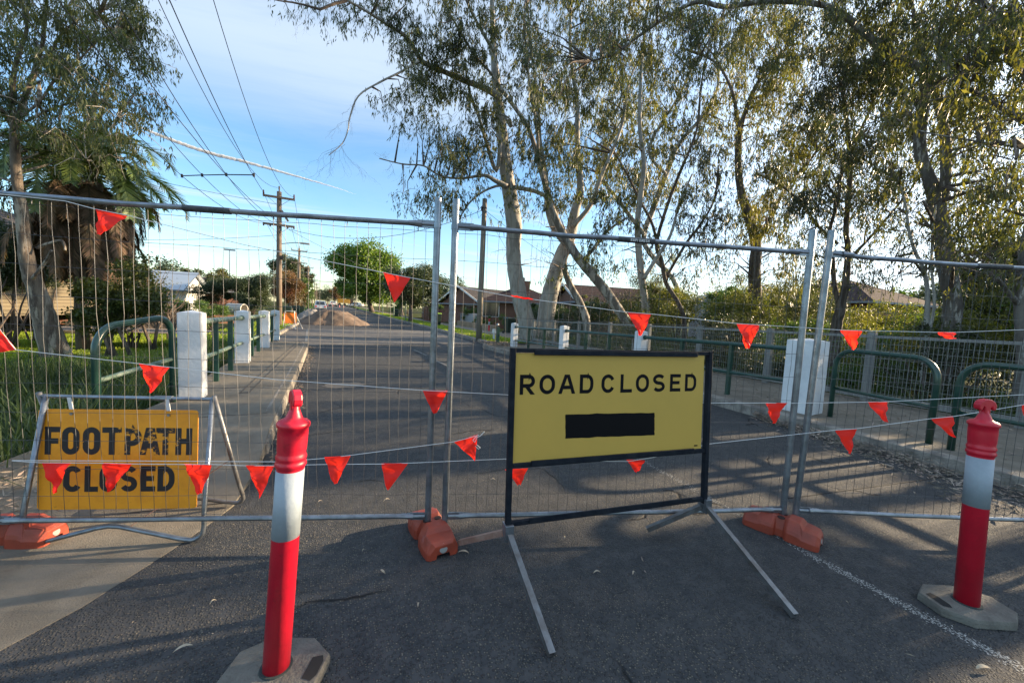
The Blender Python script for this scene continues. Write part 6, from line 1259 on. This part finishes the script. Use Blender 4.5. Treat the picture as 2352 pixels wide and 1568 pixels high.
# ---------------------------------------------------------------- cars
def car(x, y, label, paint, rz=0., suv=False, name='parked_car'):
    r = root(name, (x, y, float(rise(y))), label, 'car', 'cars parked far down the street'); r.rotation_euler = (0, 0, rz); ORG[r.name] = Vector((0, 0, 0))
    L_, Wd = 4.5, 1.78; hb = .85 if not suv else .95; ht = 1.45 if not suv else 1.72
    prof = [(-L_/2, .35), (-L_/2, .7), (-L_/2+.05, hb), (-L_/2+(.6 if not suv else .1), hb+.03), (L_/2-1.25, hb), (L_/2-.15, .68), (L_/2, .5), (L_/2, .3)]
    def prism_y(prof, w, b): vs = [(-w/2, q[0], q[1]) for q in prof]+[(w/2, q[0], q[1]) for q in prof]; k = len(prof); b.add(vs, [tuple(range(k)), tuple(range(2*k-1, k-1, -1))]+[(i, k+i, k+(i+1) % k, (i+1) % k) for i in range(k)])
    b = MB(); prism_y(prof, Wd, b); bd = B(b, 'body', paint, r, bevel=.06)
    r0 = -L_/2+(.75 if not suv else .12); cab = [(r0, hb), (r0+(.5 if not suv else .25), ht-.03), (r0+.9, ht), (.55, ht), (1.25, hb)]
    b = MB(); k = len(cab); vs = []
    for s, sc_ in ((-1, 1), (1, 1)): vs += [(s*(Wd/2-.04-(.14 if q[1] > hb+.1 else 0)), q[0], q[1]) for q in cab]
    b.add(vs, [tuple(range(k)), tuple(range(2*k-1, k-1, -1))]+[(i, k+i, k+(i+1) % k, (i+1) % k) for i in range(k)]); B(b, 'cabin', paint, r, bevel=.05)
    y1 = cab[0][0]+(cab[1][0]-cab[0][0])*.15; y2 = cab[0][0]+(cab[1][0]-cab[0][0])*.85; z1 = hb+(ht-hb)*.15; z2 = hb+(ht-hb)*.85
    b = MB(); b.add([(-.66, y1-.03, z1), (.66, y1-.03, z1), (.56, y2-.03, z2), (-.56, y2-.03, z2)], [(0, 1, 2, 3)]); B(b, 'rear_window', GLASS, r)
    for s in (-1, 1):
        b = MB(); b.add([(s*(Wd/2-.015), r0+.35, hb+.06), (s*(Wd/2-.015), 1.0, hb+.06), (s*(Wd/2-.13), .5, ht-.1), (s*(Wd/2-.13), r0+.65, ht-.1)], [(0, 1, 2, 3)]); B(b, 'side_window', GLASS, r)
        b = MB(); b.box((s*(Wd/2-.2), -L_/2-.01, .8), (.28, .04, .2)); B(b, 'tail_light', LAMPR, r)
        for yy_ in (-1.35, 1.4):
            b = MB(); b.lathe([(.32, 0), (.32, .2)], (s*(Wd/2-.18), yy_, .32), 18, axis=(s, 0, 0)); w_ = B(b, 'wheel', TYRE, r); b = MB(); b.lathe([(.2, .2), (.2, .215)], (s*(Wd/2-.18), yy_, .32), 12, axis=(s, 0, 0)); B(b, 'rim', GALV, w_)
    b = MB(); b.box((0, -L_/2-.012, .62), (.5, .03, .13)); B(b, 'number_plate', PLASTW, r)
    b = MB(); b.box((0, -L_/2+.0, .42), (1.6, .1, .16)); B(b, 'bumper', RUBDARK, r)
    return r
car(-.15, 73, 'silver hatchback parked at the left kerb, nearest of the cars', CARS, R_(2), suv=True)
car(-.6, 118, 'small white car far away at the left kerb', CARW, R_(0))
car(3.2, 126, 'white car at the far end of the street, right of the small white one', CARW, R_(4))
car(9.8, 128, 'distant silver car under the dark far trees', CARS, R_(60))
tr = root('tipper_truck', (6.4, 132, 1.1), 'yellow ochre truck body far away under the dark trees', 'truck'); b = MB(); b.box((6.4, 132, 2.6), (3.6, 2.2, 1.3)); B(b, 'tray', mat('ochre', (.35, .2, .03), .6), tr, bevel=.05); b = MB(); b.box((8.7, 132, 2.5), (1.1, 2.0, 1.9)); B(b, 'cab', DARK, tr, bevel=.1)
for q in (5.2, 6.6, 8.6): b = MB(); b.lathe([(.45, 0), (.45, .3)], (q, 130.9, 1.5), 14, axis=(0, 1, 0)); B(b, 'wheel', TYRE, tr)

# ---------------------------------------------------------------- contrail
cp = [(322, 292), (360, 309), (400, 324), (450, 342), (500, 357), (560, 371), (620, 388), (680, 405), (730, 419), (780, 434), (822, 448)]
b = MB(); pts = []; rad = []
for i in range(len(cp)-1):
    for k in range(14):
        t = k/14; x = cp[i][0]+(cp[i+1][0]-cp[i][0])*t; y = cp[i][1]+(cp[i+1][1]-cp[i][1])*t; p = at(x, y, 6000); pts.append(p+Vector((rng.normal(), rng.normal(), rng.normal()))*1.5)
        s = (i+t)/(len(cp)-1); rad.append(max(1.5, 25*math.sin(math.pi*min(1, s*.9+.10))**.7*(1-.5*s))*(1+.07*rng.normal()))
b.tube(pts, [abs(q)+1 for q in rad], 10)
cm_ = CLOUDW; t_ = cm_.node_tree; t_.nodes.remove(t_.nodes['Principled BSDF']); vs_ = nd(t_, 'ShaderNodeVolumeScatter', i_Density=.07); vs_.inputs[0].default_value = (1, 1, 1, 1); t_.links.new(vs_.outputs[0], t_.nodes['Material Output'].inputs['Volume'])
solo(b, 'contrail', CLOUDW, pts[0], 'thin white aircraft trail slanting across the blue sky', 'contrail', smooth=True)
